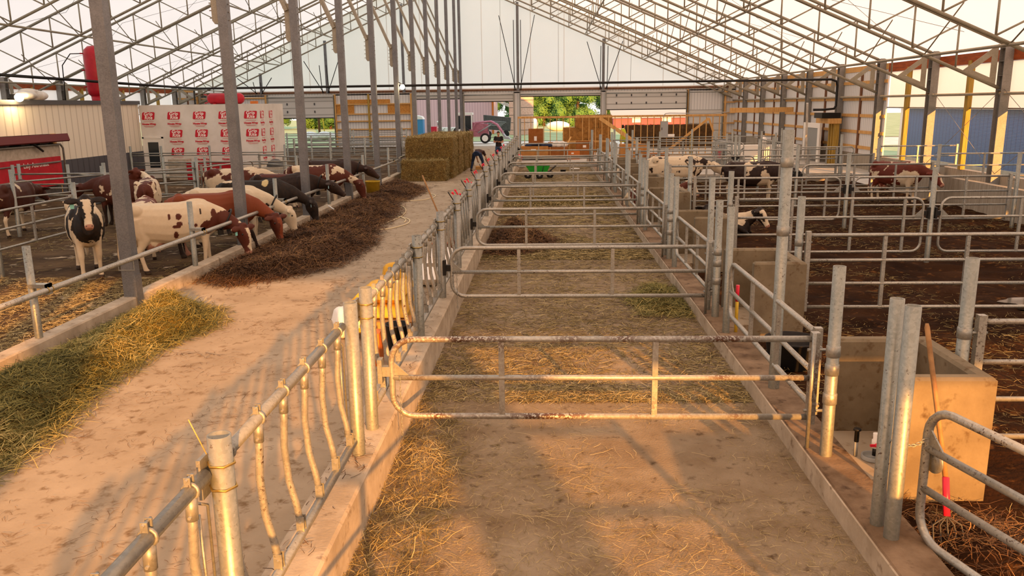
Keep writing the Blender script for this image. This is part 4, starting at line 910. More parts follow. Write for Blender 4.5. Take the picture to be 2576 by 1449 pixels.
# ---- people
def person(label, x, y, rotz, J, skin='skin', shirt='shirt', legs='denim', shorts=True, hair=True, facing=Vector((0, 1, 0)), z=.04):
    """J: joint positions (x right, y forward, z up); one skin, with hair, shirt, trousers and shoes over it"""
    b = MB(); V = {k: Vector(v) for k, v in J.items()}
    hip = (V['hipL']+V['hipR'])/2; sh = (V['shL']+V['shR'])/2; fw = facing; across = (V['shR']-V['shL']).normalized()
    b.loft([(hip-(sh-hip)*.12, .10, .08), (hip, .155, .105), (hip.lerp(sh, .35), .135, .095), (hip.lerp(sh, .7), .165, .115), (hip.lerp(sh, .95), .15, .09), (sh+(V['neck']-sh)*.5, .075, .06), (V['neck'], .055, .055), (V['neck'].lerp(V['head'], .5), .052, .055)], 14, side=across)
    hd = V['head']; up = (hd-V['neck']).normalized(); b.ell(hd, (.075, .085, .11)); b.loft([(hd-up*.03+fw*.03, .06, .05), (hd-up*.10+fw*.05, .045, .035)], 10, side=across)
    b.ell(hd+fw*.092-up*.01, (.013, .018, .02)); b.ell(hd+fw*.08-up*.055, (.025, .012, .008))
    for s in (-1, 1): b.ell(hd+across*s*.077-up*.005, (.012, .022, .03))
    for s in 'LR':
        b.loft([(V['sh'+s].lerp(sh, .25), .06, .06), (V['sh'+s], .058, .058), (V['sh'+s].lerp(V['el'+s], .5), .046, .046), (V['el'+s], .038, .038), (V['el'+s].lerp(V['wr'+s], .35), .038, .038), (V['wr'+s], .026, .026)], 10, side=fw if abs((V['el'+s]-V['sh'+s]).normalized().dot(fw)) < .85 else across)
        wd = V['hand'+s].normalized() if 'hand'+s in V else (V['wr'+s]-V['el'+s]).normalized(); w = V['wr'+s]
        sx = wd.cross(fw if abs(wd.dot(fw)) < .85 else Vector((0, 0, 1))).normalized(); nz = wd.cross(sx)
        b.loft([(w-wd*.01, .026, .018), (w+wd*.04, .040, .016), (w+wd*.09, .040, .013)], 10, side=sx)
        for i, (o, L) in enumerate(((-.030, .065), (-.010, .078), (.010, .073), (.030, .056))):
            p0 = w+wd*.085+sx*o; b.tube([p0, p0+wd*L*.45-nz*.006, p0+wd*L*.85-nz*.028], [.0095, .009, .0075], 6)
        p0 = w+wd*.03-sx*.035; b.tube([p0, p0-sx*.022+wd*.025, p0-sx*.03+wd*.06-nz*.012], [.012, .0105, .0085], 6)
        b.loft([(V['hip'+s], .085, .10), (V['hip'+s].lerp(V['kn'+s], .4), .08, .088), (V['kn'+s], .054, .058), (V['kn'+s].lerp(V['an'+s], .3), .052, .06), (V['kn'+s].lerp(V['an'+s], .7), .038, .042), (V['an'+s], .034, .04)], 12, side=across)
    me = fuse(b, 'person', .0085, 3, .4); me.materials.append(M[skin]); 
    o = link('person', me, None, (x, y, z), **T(label, 'person')); o.rotation_euler = (0, 0, rotz)
    c = MB(); c.loft([(hip+(sh-hip)*.0, .175, .125), (hip.lerp(sh, .35), .16, .118), (hip.lerp(sh, .7), .185, .13), (hip.lerp(sh, .96), .165, .10), (sh+(V['neck']-sh)*.45, .085, .07)], 16, side=across)
    for s in 'LR': c.loft([(V['sh'+s].lerp(sh, .4), .075, .075), (V['sh'+s], .072, .072), (V['sh'+s].lerp(V['el'+s], .35), .064, .064), (V['sh'+s].lerp(V['el'+s], .62), .066, .066)], 12, side=fw if abs((V['el'+s]-V['sh'+s]).normalized().dot(fw)) < .85 else across)
    m2 = fuse(c, 'shirt', .011, 3, .4); m2.materials.append(M[shirt]); link('shirt', m2, o)
    c = MB(); c.loft([(hip+(sh-hip)*.16, .158, .112), (hip, .175, .122), (hip-(sh-hip).normalized()*.09, .16, .11)], 16, side=across)
    for s in 'LR':
        e = .95 if shorts else 2
        if shorts: c.loft([(V['hip'+s], .098, .11), (V['hip'+s].lerp(V['kn'+s], .5), .092, .098), (V['hip'+s].lerp(V['kn'+s], .92), .082, .09)], 14, side=across)
        else: c.loft([(V['hip'+s], .098, .115), (V['hip'+s].lerp(V['kn'+s], .5), .09, .098), (V['kn'+s], .07, .078), (V['kn'+s].lerp(V['an'+s], .4), .062, .07), (V['kn'+s].lerp(V['an'+s], .95), .056, .062)], 14, side=across)
    m3 = fuse(c, 'shorts' if shorts else 'trousers', .011, 3, .4); m3.materials.append(M[legs]); link('shorts' if shorts else 'trousers', m3, o)
    for s in 'LR':
        q = MB(); a = V['an'+s]; q.loft([(a+Vector((0, -.06, -.05)), .035, .03), (a+Vector((0, -.04, -.03)), .042, .05), (a+Vector((0, .06, -.045)), .045, .04), (a+Vector((0, .15, -.058)), .042, .028), (a+Vector((0, .19, -.062)), .025, .018)], 12, side=(1, 0, 0)); q.build('shoe', 'shoe', o)
    q = MB(); q.ell(hd+up*.03-fw*.022, (.084, .086, .10), 14, 10); q.ell(hd+up*.085+fw*.03, (.07, .055, .04)); mh = fuse(q, 'hair', .01, 2, .4); mh.materials.append(M['hair']); link('hair', mh, o)
    return o
p = person('person in a black T-shirt and denim shorts looking down at something in both hands', -2.66, 46.0, R_(178),
    dict(hipL=(-.09, 0, .90), hipR=(.09, 0, .90), shL=(-.19, -.01, 1.42), shR=(.19, -.01, 1.42), neck=(0, .02, 1.50), head=(0, .06, 1.63), elL=(-.25, .04, 1.14), elR=(.25, .04, 1.14), wrL=(-.09, .24, 1.17), wrR=(.09, .24, 1.19),
         handL=(.6, .7, .25), handR=(-.6, .7, .25), knL=(-.10, .03, .49), knR=(.11, .0, .49), anL=(-.10, .0, .08), anR=(.12, -.02, .08)), facing=Vector((0, .93, -.36)))
q = MB(); q.box(-.05, .30, 1.19, .05, .315, 1.30); q.build('held_gadget', 'black', p)
p2 = person('person in dark shirt and navy jeans bending over low boxes, back to the camera', -3.40, 40.6, R_(-8),
    dict(hipL=(-.13, -.10, .86), hipR=(.13, -.10, .86), shL=(-.13, .33, .98), shR=(.23, .33, .92), neck=(.06, .42, .93), head=(.08, .53, .86), elL=(-.16, .45, .70), elR=(.33, .44, .62), wrL=(-.12, .55, .47), wrR=(.40, .52, .36),
         knL=(-.25, .02, .47), knR=(.25, .02, .47), anL=(-.31, -.10, .08), anR=(.31, -.06, .08)), shirt='darkshirt', legs='navy', shorts=False, facing=Vector((.05, .5, -.85)))

# ================================================================== BUILDINGS IN THE BARN, CLUTTER, YARD
TXT = {}
def text(name, s, size, parent, m, loc, rot, align='CENTER', bold=.0, shear=0, ext=.002, space=1.0):
    c = bpy.data.curves.new(name, 'FONT'); c.body = s; c.size = size; c.align_x = align; c.align_y = 'CENTER'; c.extrude = ext; c.offset = bold; c.shear = shear; c.space_character = space
    c.materials.append(M[m]); c.resolution_u = 3
    key = (name, s, size, m, bold, shear)
    if key not in TXT:
        tmp = bpy.data.objects.new('tmp', c); COL.objects.link(tmp)
        TXT[key] = bpy.data.meshes.new_from_object(tmp.evaluated_get(bpy.context.evaluated_depsgraph_get())); bpy.data.objects.remove(tmp)
    o = link(name, TXT[key], parent, loc); o.rotation_euler = rot; return o
def rrect(w, h, r, n=4):
    P = []
    for cx, cy, a in ((w-r, h-r, 0), (-w+r, h-r, 90), (-w+r, -h+r, 180), (w-r, -h+r, 270)):
        for i in range(n+1): t = math.radians(a+90*i/n); P.append((cx+r*math.cos(t), cy+r*math.sin(t)))
    return P
# milking building with cream siding
mb = thing('milking_building', 'cream ribbed building with charcoal wainscot and trim on the cow side', 'building', (-19.2, 24, 0))
b = MB(); X0 = -8.4
b.box(X0, -4, 1.3, 0, 3.0, 3.45); b.box(X0, 7.45, 1.3, 0, 14.55, 3.45); b.box(X0, 3.0, 2.35, 0, 7.45, 3.45); b.build('siding', 'cream', mb)
MB().box(X0, -4, 0, .03, 3.0, 1.3).build('wainscot', 'wains', mb); MB().box(X0, 7.6, 0, .03, 14.57, 1.3).build('wainscot', 'wains', mb)
b = MB(); b.box(X0-.1, -4, 3.45, .10, 14.58, 3.62); b.build('roof_trim', 'charcoal', mb)
b = MB(); b.box(-.02, 7.35, 0, .06, 7.6, 2.35); b.build('door_jamb', 'wood', mb)
b = MB(); b.box(-.05, 2.9, 0, -1.9, 7.5, 2.34); b.build('recess', 'darkgrey', mb) if False else None
# wrapped room
wr = thing('wrapped_room', 'boxy room clad in white house wrap printed with red logos', 'room', (-19.2, 38.6, 0))
MB().box(0, 0, .62, 5.6, 4.0, 3.42).build('wall_wrap', 'wrap', wr)
MB().box(0, .01, 0, 5.58, 3.98, .62).build('lower_wall', 'cream', wr)
badge = MB(); badge.prism([(x, 0, z) for x, z in [(p[0]+p[1]*.18, p[1]) for p in rrect(.30, .175, .06)]], (0, .006, 0)); bme = badge.mesh('logo_badge', 'redprint')
def logo(lx, ly, lz, rz, sx):
    o = link('logo_badge', bme, wr, (lx, ly, lz)); o.rotation_euler = (0, 0, rz); o.scale = (sx, 1, 1)
    for s, z in (('Grip', .085), ('Rite', -.085)): text('logo_letters', s, .215, o, 'whiteprint', (0.0, -.004, z), (PI/2, 0, 0), bold=.005, shear=.15, space=1.08)
    text('wrap_lettering', 'House-Wrap', .125, o, 'redprint', (0, .0, -.375), (PI/2, 0, 0), bold=.006)
    q = MB(); q.box(-.24, -.002, -.262, .24, .002, -.25); q.box(-.26, -.002, -.475, .26, .002, -.463); q.box(-.2, -.002, -.515, .2, .002, -.505); q.build('small_print', 'redprint', o)
for r, z in enumerate((2.92, 2.09, 1.25)):
    for i in range(5):
        if r == 1 and i == 0: continue
        if r == 2 and i in (0, 4): continue
        logo(.42+1.225*i+(.03 if r else 0), -.012, z, 0, 1)
    for yy in (.75, 2.0): logo(5.612, yy, z, PI/2, .8)
dr = MB(); dr.box(.02, -.05, 0, .1, .01, 1.95); dr.box(.95, -.05, 0, 1.03, .01, 1.95); dr.box(.02, -.05, 1.87, 1.03, .01, 1.97); dr.box(.1, -.03, 0, .95, 0, 1.87); d_ = dr.build('door', 'whitepaint', wr)
MB().box(.28, -.045, .5, .78, -.03, 1.7).build('door_window', 'glass', d_); MB().box(.86, -.07, .95, .9, -.03, 1.05).build('handle', 'steel', d_)
MB().box(4.8, -.02, 3.40, 5.1, .25, 3.52).build('loose_brick', 'card', wr) if False else None
# red milking robots
rb = thing('milking_robot', 'red milking robot with a raised maroon canopy at the left building', 'milking machine', (-18.95, 27.2, 0))
MB().prism([(-.25, .3, .42), (.1, .3, .42), (.1, .3, 1.50), (-.25, .3, 1.50)], (0, 3.75, 0)).build('red_panel', 'red', rb)
text('name_lettering', 'Lely Astronaut', .255, rb, 'white', (.108, 2.45, 1.27), (PI/2, 0, PI/2), bold=.004)
MB().box(-.9, .1, 1.5, .02, 4.2, 1.98).build('upper_housing', 'machine', rb); MB().box(-.9, .1, 0, -.1, 4.2, .42).build('base', 'darkgrey', rb)
MB().prism([(-1.1, -.2, 2.22), (.35, -.2, 2.36), (.42, -.2, 2.10), (.38, -.2, 2.06), (-1.1, -.2, 2.0)], (0, 4.5, 0)).build('canopy', 'maroon', rb)
q = MB(); q.tube([(.12, 0, 1.95), (.12, 4.1, 1.95), (.12, 4.25, 1.8), (.12, 4.25, .1)], .04); q.build('frame_tube', 'steel', rb)
q = MB(); q.tube([(.12, .3, 1.75), (.14, .3, 1.3), (.14, 3.9, 1.3)], .035); q.build('frame_tube', 'steel', rb)
q = MB(); q.tube([(.2, 2.2, 2.1), (.15, 2.9, 1.75)], .045); q.build('strut', 'black', rb)
for y in (.7, 1.9, 3.0): MB().box(-.4, y, 1.98, .0, y+.5, 2.06).build('tray', 'darkgrey', rb)
rc = thing('milking_robot', 'red machine panel with grey hoppers behind the rails in front of the wrapped room', 'milking machine', (-16.6, 37.3, 0))
MB().box(0, 0, .02, 2.3, .5, .80).build('red_panel', 'red', rc); MB().box(-.9, .1, .0, -.05, .7, .95).build('hopper', 'machine', rc); MB().box(.5, -.02, .1, 1.7, 0, .35).build('tan_label', 'card', rc)
rd = thing('feed_cart', 'dark domed machine standing beside the wrapped room', 'machine', (-12.6, 37.4, 0)); MB().box(-.6, 0, 0, .5, .8, .55).build('body', 'machine', rd); MB().ell((0, .4, .55), (.42, .4, .35)).build('dome', 'darkgrey', rd)
# tanks
t = thing('pressure_tank', 'upright red pressure tank standing on the building roof behind the nearest column', 'tank', (-19.55, 36, 3.62))
MB().lathe([(0, .12), (.3, .14), (.46, .28), (.5, .45), (.5, 1.95), (.46, 2.15), (.3, 2.3), (0, 2.34)], n=24).build('shell', 'red', t)
MB().lathe([(.36, 0), (.38, .2), (.34, .2), (.32, 0)], n=20).build('foot_ring', 'red', t)
for z in (.6, 1.3, 2.0): MB().tube([(-.45, -.2, z), (-.56, -.25, z)], .03).build('port', 'red', t)
q = MB(); q.tube([(-.45, -.2, 2.0), (-.9, -.4, 1.98), (-1.25, -.5, 1.5), (-1.3, -.5, .0)], .022); q.build('hose', 'blackpipe', t)
t = thing('pressure_tank', 'red tank lying on the roof of the wrapped room', 'tank', (-16.2, 39.4, 3.68))
q = MB(); q.tube([(0, 0, 0), (.06, 0, 0), (.18, 0, 0), (1.62, 0, 0), (1.74, 0, 0), (1.8, 0, 0)], [.05, .18, .255, .255, .18, .05], 20); q.build('shell', 'red', t)
for z in (-.17, .17): MB().bar((.02, 0, z), (-.14, 0, z*1.2), .05, .05).build('lug', 'red', t)
for x in (.4, 1.4): MB().box(x-.06, -.2, -.27, x+.06, .2, -.22).build('foot', 'red', t)
MB().box(2.0, -.15, -.26, 2.35, .15, -.12).build('brick', 'card', t, **{}) if False else None
MB().box(-14.1, 39.3, 3.42, -13.78, 39.5, 3.55).build('brick', 'orange', **T('small brick-coloured block at the corner of the wrapped room roof', 'block'))
# lamps
t = thing('flood_lamp', 'lit flood lamp at the edge of the cream building roof', 'lamp', (-19.0, 29.4, 3.62))
MB().box(-.25, -.12, 0, .0, .12, .2).build('housing', 'black', t); q = MB(); q.ell((.06, -.05, .08), (.15, .15, .15)); q.build('bulb', 'bulb', t)
lp = bpy.data.lights.new('flood_lamp_light', 'POINT'); lp.energy = 60; lp.color = (1, .75, .4); lp.shadow_soft_size = .12; l = bpy.data.objects.new('flood_lamp_light', lp); COL.objects.link(l); l.parent = t; l.location = (.25, -.2, .1)
b = MB(); b.ell((-19.2, 30.1, 3.78), (.35, .55, .16)); b.ell((-19.25, 30.9, 3.78), (.3, .6, .2)); b.ell((-19.3, 30.5, 3.92), (.28, .5, .13)); me = fuse(b, 'cloth_bundle', .03, 3); me.materials.append(M['cloth'])
link('cloth_bundle', me, **T('crumpled pale cloth bundle on the cream building roof beside the lamp', 'bundle'))
t = thing('work_lamp', 'small lit bulb hanging below the black pipe beside a ridge column', 'lamp', (-6.42, 37.3, 4.05)); q = MB(); q.ell((0, 0, 0), (.11, .11, .11)); q.build('bulb', 'bulb', t); MB().tube([(0, 0, .1), (-.15, .05, .2), (-.25, .05, .2)], .02).build('bracket', 'black', t)
lp = bpy.data.lights.new('work_lamp_light', 'POINT'); lp.energy = 25; lp.color = (1, .78, .45); lp.shadow_soft_size = .1; l = bpy.data.objects.new('work_lamp_light', lp); COL.objects.link(l); l.parent = t; l.location = (.2, -.2, -.1)

# ---- bales
def fuzzy_bale(sx, sy, sz, seed, m='bale', n=2600, tintmat='straw', ropes=True):
    b = MB(); N = 10
    def face(f): b.add([f(i/N, j/N) for j in range(N+1) for i in range(N+1)], [(j*(N+1)+i, j*(N+1)+i+1, (j+1)*(N+1)+i+1, (j+1)*(N+1)+i) for j in range(N) for i in range(N)])
    def w(x, y, z):
        v = Vector((x, y, z)); k = noise.noise(v*2.3+Vector((seed, 0, 0)))*.045+noise.noise(v*6+Vector((seed, 0, 0)))*.022
        ex = 1-max(0, (abs(x)/(sx/2)-.88))*.25*(abs(z/(sz)-.5) > .42) ; 
        return (x*(1+k/sx*2)*ex, y*(1+k/sy*2), max(0, z*(1+k/sz)))
    for a in (-.5, .5):
        face(lambda u, v: w((u-.5)*sx*(1 if a < 0 else -1), a*sy, v*sz)); face(lambda u, v: w(a*sx, (u-.5)*sy*(1 if a > 0 else -1), v*sz))
    face(lambda u, v: w((u-.5)*sx, (v-.5)*sy, sz))
    # stalks sticking out of the faces
    P = []
    f = RS.randint(0, 3, n); u = RS.rand(n)-.5; v = RS.rand(n); s = np.where(RS.rand(n) < .5, -.5, .5); pos = np.zeros((n, 3))
    m0 = f == 0; pos[m0] = np.stack([u*sx, s*sy*1.01, v*sz], 1)[m0]; m1 = f == 1; pos[m1] = np.stack([s*sx*1.01, u*sy, v*sz], 1)[m1]; m2 = f == 2; pos[m2] = np.stack([u*sx, (v-.5)*sy, np.full(n, sz*1.0)], 1)[m2]
    pos += RS.randn(n, 3)*.012; pos[:, 2] = np.maximum(pos[:, 2], .01)
    return b, stalks(pos, .1, (.10, .30), (.006, .014), RS.rand(n)*.6+.25, tilt=.9)
def bale_obj(label, group, x, y, z, sx, sy, sz, seed, base='bale', st='straw', n=2600, rz=0):
    b, V = fuzzy_bale(sx, sy, sz, seed, n=n)
    o = stalk_object('hay_bale', [V], [st, base], base=b, **T(label, 'bale', group)); o.location = (x, y, z); o.rotation_euler = (0, 0, rz); return o
bale_obj('single big hay bale lying in front of the tall bale stack in the alley', 'hay bales in the feed alley', -5.28, 35.6, .04, 1.92, .95, .86, 1, n=4200)
for i in range(4):
    for j in range(2):
        bale_obj('big hay bale in the alley stack, %s tier, %s from the front' % ('lower' if j == 0 else 'upper', ORD[i]), 'hay bales in the feed alley', -5.18+.06*i, 37.35+2.1*i, .04+.9*j, 2.08, 2.05, .9, 3+i*2+j, n=3600 if i == 0 else 1800)
for i, (x, z, w) in enumerate(((1.95, .06, 1.6), (3.5, .06, 1.5), (1.95, .86, 1.6), (3.5, .86, 1.5), (2.7, 1.66, 1.5), (3.9, 1.66, .9))):
    bale_obj('orange-brown straw bale in the stack behind the stud wall, %s tier, %s' % (('lowest', 'lowest', 'middle', 'middle', 'top', 'top')[i], ('left', 'right')[i % 2]), 'straw bales behind the stud wall', x, 56, z, w, 1.6, .8, 30+i, base='strawbale', st='straw', n=700)
for i in range(3):
    for j in range(2):
        bale_obj('dark old bale in the row by the far door, %s tier, %s along' % ('lower' if j == 0 else 'upper', ORD[i]), 'dark bales by the far door', 6.7+2.05*i, 60, .06+.82*j, 2.03, 1.2, .8, 50+i*2+j, base='darkbale', st='brownhay', n=500)

# ---- stud wall and the things round it
sw = thing('stud_wall', 'open stud wall of new lumber standing across the far slab', 'stud wall', (-1.75, 51, .06))
MB().box(0, -.07, 2.32, 12.7, .07, 2.44).build('top_plate', 'wood', sw); MB().box(0, -.07, 0, 12.7, .07, .05).build('sill_plate', 'wood', sw)
sm_ = MB().box(-.02, -.06, .05, .02, .06, 2.32).mesh('stud', 'wood')
for k in range(33):
    if k != 9: link('stud', sm_, sw, (.02+.395*k, 0, 0))
MB().bar((5.0, -.12, 2.3), (7.9, -.12, .35), .05, .22).build('diagonal_brace', 'wood', sw); MB().bar((8.9, -.12, .1), (11.6, -.12, 2.2), .05, .14).build('diagonal_brace', 'wood', sw); MB().bar((11.6, -.1, 2.2), (11.9, -.1, 1.4), .05, .12).build('diagonal_brace', 'wood', sw)
MB().box(3.0, -.04, .85, 5.9, .02, .95).build('nailer', 'wood', sw)
t = thing('electrical_panel', 'grey electrical panel with an arched conduit on the stud wall', 'electrical panel', (7.15, 50.72, 1.15)); MB().box(-.2, -.1, 0, .22, .212, .98).build('enclosure', 'grey', t)
MB().tube([(-.05, 0, .98), (-.05, 0, 1.3), (.05, 0, 1.42), (.3, 0, 1.45), (2.5, 0, 1.4), (4.4, .0, 1.5)], .025).build('conduit', 'grey', t); MB().box(.22, -.08, .05, .62, .05, .2).build('white_trunking', 'white', t); MB().box(-.16, -.12, .45, -.13, -.1, .6).build('handle', 'black', t)
MB().box(8.15, 47.3, .06, 8.33, 47.5, 1.38).build('timber_post', 'yellowpost', **T('short treated timber post in front of the diagonal brace', 'post'))
t = thing('control_cabinet', 'grey control cabinet on a steel frame at the handling pens', 'cabinet', (8.55, 41.2, .06)); MB().box(-.3, -.2, 0, .35, .25, .95).build('frame_box', 'grey', t); MB().box(-.12, -.2, 1.1, .42, .2, 1.38).build('top_box', 'grey', t); MB().box(-.1, -.22, .45, .05, -.2, .8).build('red_switch_bank', 'redplastic', t); MB().box(.1, -.22, .3, .22, -.2, .8).build('dark_slot', 'black', t); MB().box(-.02, -.1, .95, .3, .1, 1.1).build('neck', 'darkgrey', t)
def carton(label, x, y, z, sx, sy, sz, m='card', group='cardboard boxes on the far slab', tape=True):
    t = thing('cardboard_box', label, 'box', (x, y, z), 0, group); MB().box(-sx/2, -sy/2, 0, sx/2, sy/2, sz).build('carton', m, t)
    q = MB(); q.box(-sx/2-.002, -.03, sz-.001, sx/2+.002, .03, sz+.003); q.build('tape', 'card2', t)
    q = MB(); q.box(-sx*.12, -sy/2-.004, sz*.6, sx*.06, -sy/2, sz*.75); q.build('white_sticker', 'white', t); return t
carton('tall brown cardboard box standing before the open far door', -.62, 49.6, .05, .88, .6, 1.75, 'card2')
carton('long low cardboard box on a pallet at the end of the straw pen', -.70, 48.3, .22, 1.62, .8, .62)
carton('second long cardboard box butted against the first on the pallet', .75, 48.5, .22, 1.0, .8, .55, 'card2')
carton('orange-brown carton right of the pallet boxes', 1.55, 48.6, .05, .8, .6, .52, 'orange')
carton('flattened brown carton leaning on the stud wall', 2.35, 50.4, .05, 1.1, .15, .95, 'card2')
carton('wide tan carton with raised flaps behind the bedding curb posts', 5.0, 48.0, .06, 1.5, .9, .85, 'card')
carton('shallow brown carton before the diagonal brace', 6.3, 47.4, .06, 1.3, .8, .35, 'card2')
t = thing('pallet', 'dark wooden pallet under the long cardboard boxes', 'pallet', (-.2, 48.4, .05))
for k in range(6): MB().box(-1.4, -.45+.165*k, .13, 1.4, -.36+.165*k, .16).build('board', 'brownpost', t)
for x in (-1.35, 0, 1.35): MB().box(x-.05, -.45, 0, x+.05, .45, .13).build('runner', 'brownpost', t)
b = MB(); 
for i in range(7): b.ell((-1.05+.2*i, 48.2+.08*(i % 3), .88+.05*(i % 2)), (.22, .2, .10))
me = fuse(b, 'clothes_heap', .03, 2); me.materials.append(M['navy']); link('clothes_heap', me, **T('heap of dark blue clothing on the long cardboard box', 'clothes'))
b = MB(); 
for i in range(8): b.ell((.4+.1*i, 48.35+.1*(i % 3), .86+.06*((i*7) % 3)), (.2, .2, .14))
me = fuse(b, 'rag_heap', .03, 2); me.materials.append(M['cloth']); link('rag_heap', me, **T('pale heap of rags and packing on the second cardboard box', 'rags'))
MB().ell((-1.55, 47.2, .25), (.2, .2, .2)).build('red_bucket_lid', 'redplastic', **T('small red rounded bag at the far end of the headlock curb', 'bag'))
MB().box(.1, 52.4, .05, 1.1, 53.2, .85).build('wooden_crate', 'card2', **T('open brown wooden crate behind the stud wall', 'crate'))
MB().bar((.9, 49.8, .05), (1.5, 50.9, 1.25), .1, .03).build('loose_board', 'wood', **T('loose pale board leaning against the stud wall', 'board'))
t = thing('safety_vest_stand', 'yellow-green vest hung on a thin tripod behind the stud wall', 'tripod', (4.75, 51.8, .06))
for a in (0, 2.1, 4.2): MB().tube([(0, 0, 1.6), (.4*math.cos(a), .4*math.sin(a), 0)], .02).build('leg', 'yellowpl', t)
MB().ell((0, 0, 1.75), (.1, .1, .12)).build('head', 'black', t); q = MB(); q.loft([((.0, -.05, 1.6), .12, .05), ((.05, -.08, 1.2), .22, .07), ((.05, -.08, .8), .25, .07)], 10, side=(1, 0, 0)); q.build('vest', mat('hi_vis', '#c6d13a', rough=.8), t)
# wheelbarrow
t = thing('wheelbarrow', 'green wheelbarrow with black wheels in the straw pen', 'wheelbarrow', (-.36, 36.5, 0))
b = MB(); o4 = [(-.55, -.32, .58), (.52, -.32, .58), (.52, .32, .58), (-.55, .32, .58)]; i4 = [(-.34, -.22, .24), (.36, -.22, .24), (.36, .22, .24), (-.34, .22, .24)]; s4 = [(x*.94, y*.92, z) for x, y, z in o4]; j4 = [(x*.94, y*.9, z+.02) for x, y, z in i4]
b.add(o4+i4+s4+j4, [(i, (i+1) % 4, 4+(i+1) % 4, 4+i) for i in range(4)] + [(4, 5, 6, 7)] + [(8+(i+1) % 4, 8+i, 12+i, 12+(i+1) % 4) for i in range(4)] + [(15, 14, 13, 12)] + [(i, 8+i, 8+(i+1) % 4, (i+1) % 4) for i in range(4)]); b.build('tray', 'green', t)
for x, y in ((-.46, -.2), (.06, -.28), (.52, .1)):
    q = MB(); q.tube([(x, y-.05, .16), (x, y-.035, .16), (x, y+.035, .16), (x, y+.05, .16)], [.11, .16, .16, .11], 16); w_ = q.build('wheel', 'rubber', t); MB().tube([(x, y-.055, .16), (x, y+.055, .16)], .05, 10).build('hub', 'grey', w_)
for y in (-.25, .25): MB().tube([(.1, y, .22), (.5, y, .3), (.85, y*1.1, .62)], .016).build('handle', 'black', t)
MB().tube([(.15, -.33, .2), (.25, -.36, .6)], .015).build('strut', 'black', t); MB().tube([(.06, -.25, .16), (.06, .25, .16)], .02).build('axle', 'black', t)
def bucket(label, x, y, z, r, h, m, group=None, taper=.82, handle=True, name='bucket'):
    t = thing(name, label, 'bucket', (x, y, z), 0, group); MB().lathe([(0, .005), (r*taper, .005), (r, h), (r*1.05, h), (r*1.05, h-.02), (r*.98, h-.02), (r*.95, h-.01), (r*taper*.95, .03), (0, .03)], n=20).build('shell', m, t)
    if handle: MB().tube([(r*math.cos(a)*1.02, -.02, h-.02-abs(math.sin(a))*h*.45) for a in [PI*i/8 for i in range(9)]], .005, 5).build('bail', 'steel', t)
    return t
bucket('white bucket beside the wheelbarrow in the straw pen', 1.35, 38.4, 0, .2, .28, 'white'); bucket('small black bucket between the wheelbarrow and the white bucket', .78, 38.6, 0, .13, .2, 'black')
bucket('yellow feed bin beside the alley curb next to the black cow', -6.12, 28.6, .04, .26, .62, 'yellowpl', handle=False, name='feed_bin')
bucket('black bucket behind the headlock bars next to the yellow sacks', -1.98, 10.35, .04, .16, .36, 'black')
bucket('wide black rubber tub behind the bedding curb gate', 2.98, 9.65, .05, .32, .34, 'rubber', handle=False, taper=.85, name='rubber_tub')
# yellow sacks and neighbours along the headlock front
def sack(label, x, y, z, sx, sy, sz, m, rz=0, group='sacks behind the headlock front', printed=True):
    b = MB(); N = 10; vs = []
    for s in (1, -1):
        for j in range(N+1):
            for i in range(N+1):
                u, v = i/N*2-1, j/N*2-1; k = (1-abs(u)**4)*(1-abs(v)**4); vs.append((u*sx/2, v*sy/2, sz/2+s*sz/2*k**.5+(.012*noise.noise(Vector((u*3+x, v*3, s))) if k > 0 else 0)))
    F = []
    for s in (0, 1):
        o = s*(N+1)**2
        for j in range(N):
            for i in range(N):
                q = (o+j*(N+1)+i, o+j*(N+1)+i+1, o+(j+1)*(N+1)+i+1, o+(j+1)*(N+1)+i); F.append(q if s == 0 else q[::-1])
    b.add(vs, F, True); o = b.build('feed_sack', m, loc=(x, y, z), **T(label, 'sack', group)); o.rotation_euler = (0, 0, rz)
    if printed: q = MB(); q.box(-.12, -.18, sz*.985, .12, .12, sz*1.03); q.build('printed_panel', 'bedrock', o)
    return o
sack('lowest yellow paper sack of the stack behind the headlock bars', -2.30, 11.45, .04, .75, 1.35, .24, 'yellow')
sack('middle yellow paper sack of the stack behind the headlock bars', -2.33, 11.40, .25, .72, 1.30, .24, 'yellow', .05)
sack('top yellow paper sack of the stack behind the headlock bars', -2.36, 11.55, .46, .70, 1.15, .22, 'yellow', -.04)
t = sack('open yellow sack gaping upwards beyond the yellow stack', -2.55, 13.25, .04, .42, .30, .62, 'yellow', .3, printed=False); MB().ell((.02, -.1, .5), (.08, .05, .06)).build('dark_contents', 'black', t)
sack('crumpled white paper sack left of the yellow stack', -2.83, 11.0, .04, .35, .5, .42, 'white', .4, printed=False)
sack('white sack further along behind the headlock bars', -2.1, 14.6, .04, .6, 1.1, .32, 'white', 0); sack('second white sack beyond it behind the headlock bars', -2.1, 15.8, .04, .6, 1.1, .4, 'white', .03)
t = thing('cardboard_box', 'brown cardboard box below the yellow sacks, beside the black bucket', 'box', (-2.05, 10.85, .04)); MB().box(-.3, -.2, 0, .25, .16, .3).build('carton', 'card', t); MB().box(-.05, -.205, .14, .2, -.2, .28).build('white_sticker', 'white', t)
t = thing('feed_box', 'narrow orange box standing against the headlock bars', 'box', (-2.15, 9.75, .04)); MB().box(-.05, -.12, 0, .07, .12, .42).build('carton', 'orange', t); MB().ell((-.04, -.1, .45), (.06, .06, .05)).build('crumpled_top', 'white', t)
for i, (x, y) in enumerate(((-2.25, 16.9), (-1.98, 17.5))):
    t = bucket('terracotta-coloured pail behind the headlock bars, %s of two' % ('nearer' if i == 0 else 'farther'), x, y, .04, .17, .34, mat('terracotta%d' % i, '#b4693f', rough=.6), 'terracotta pails')
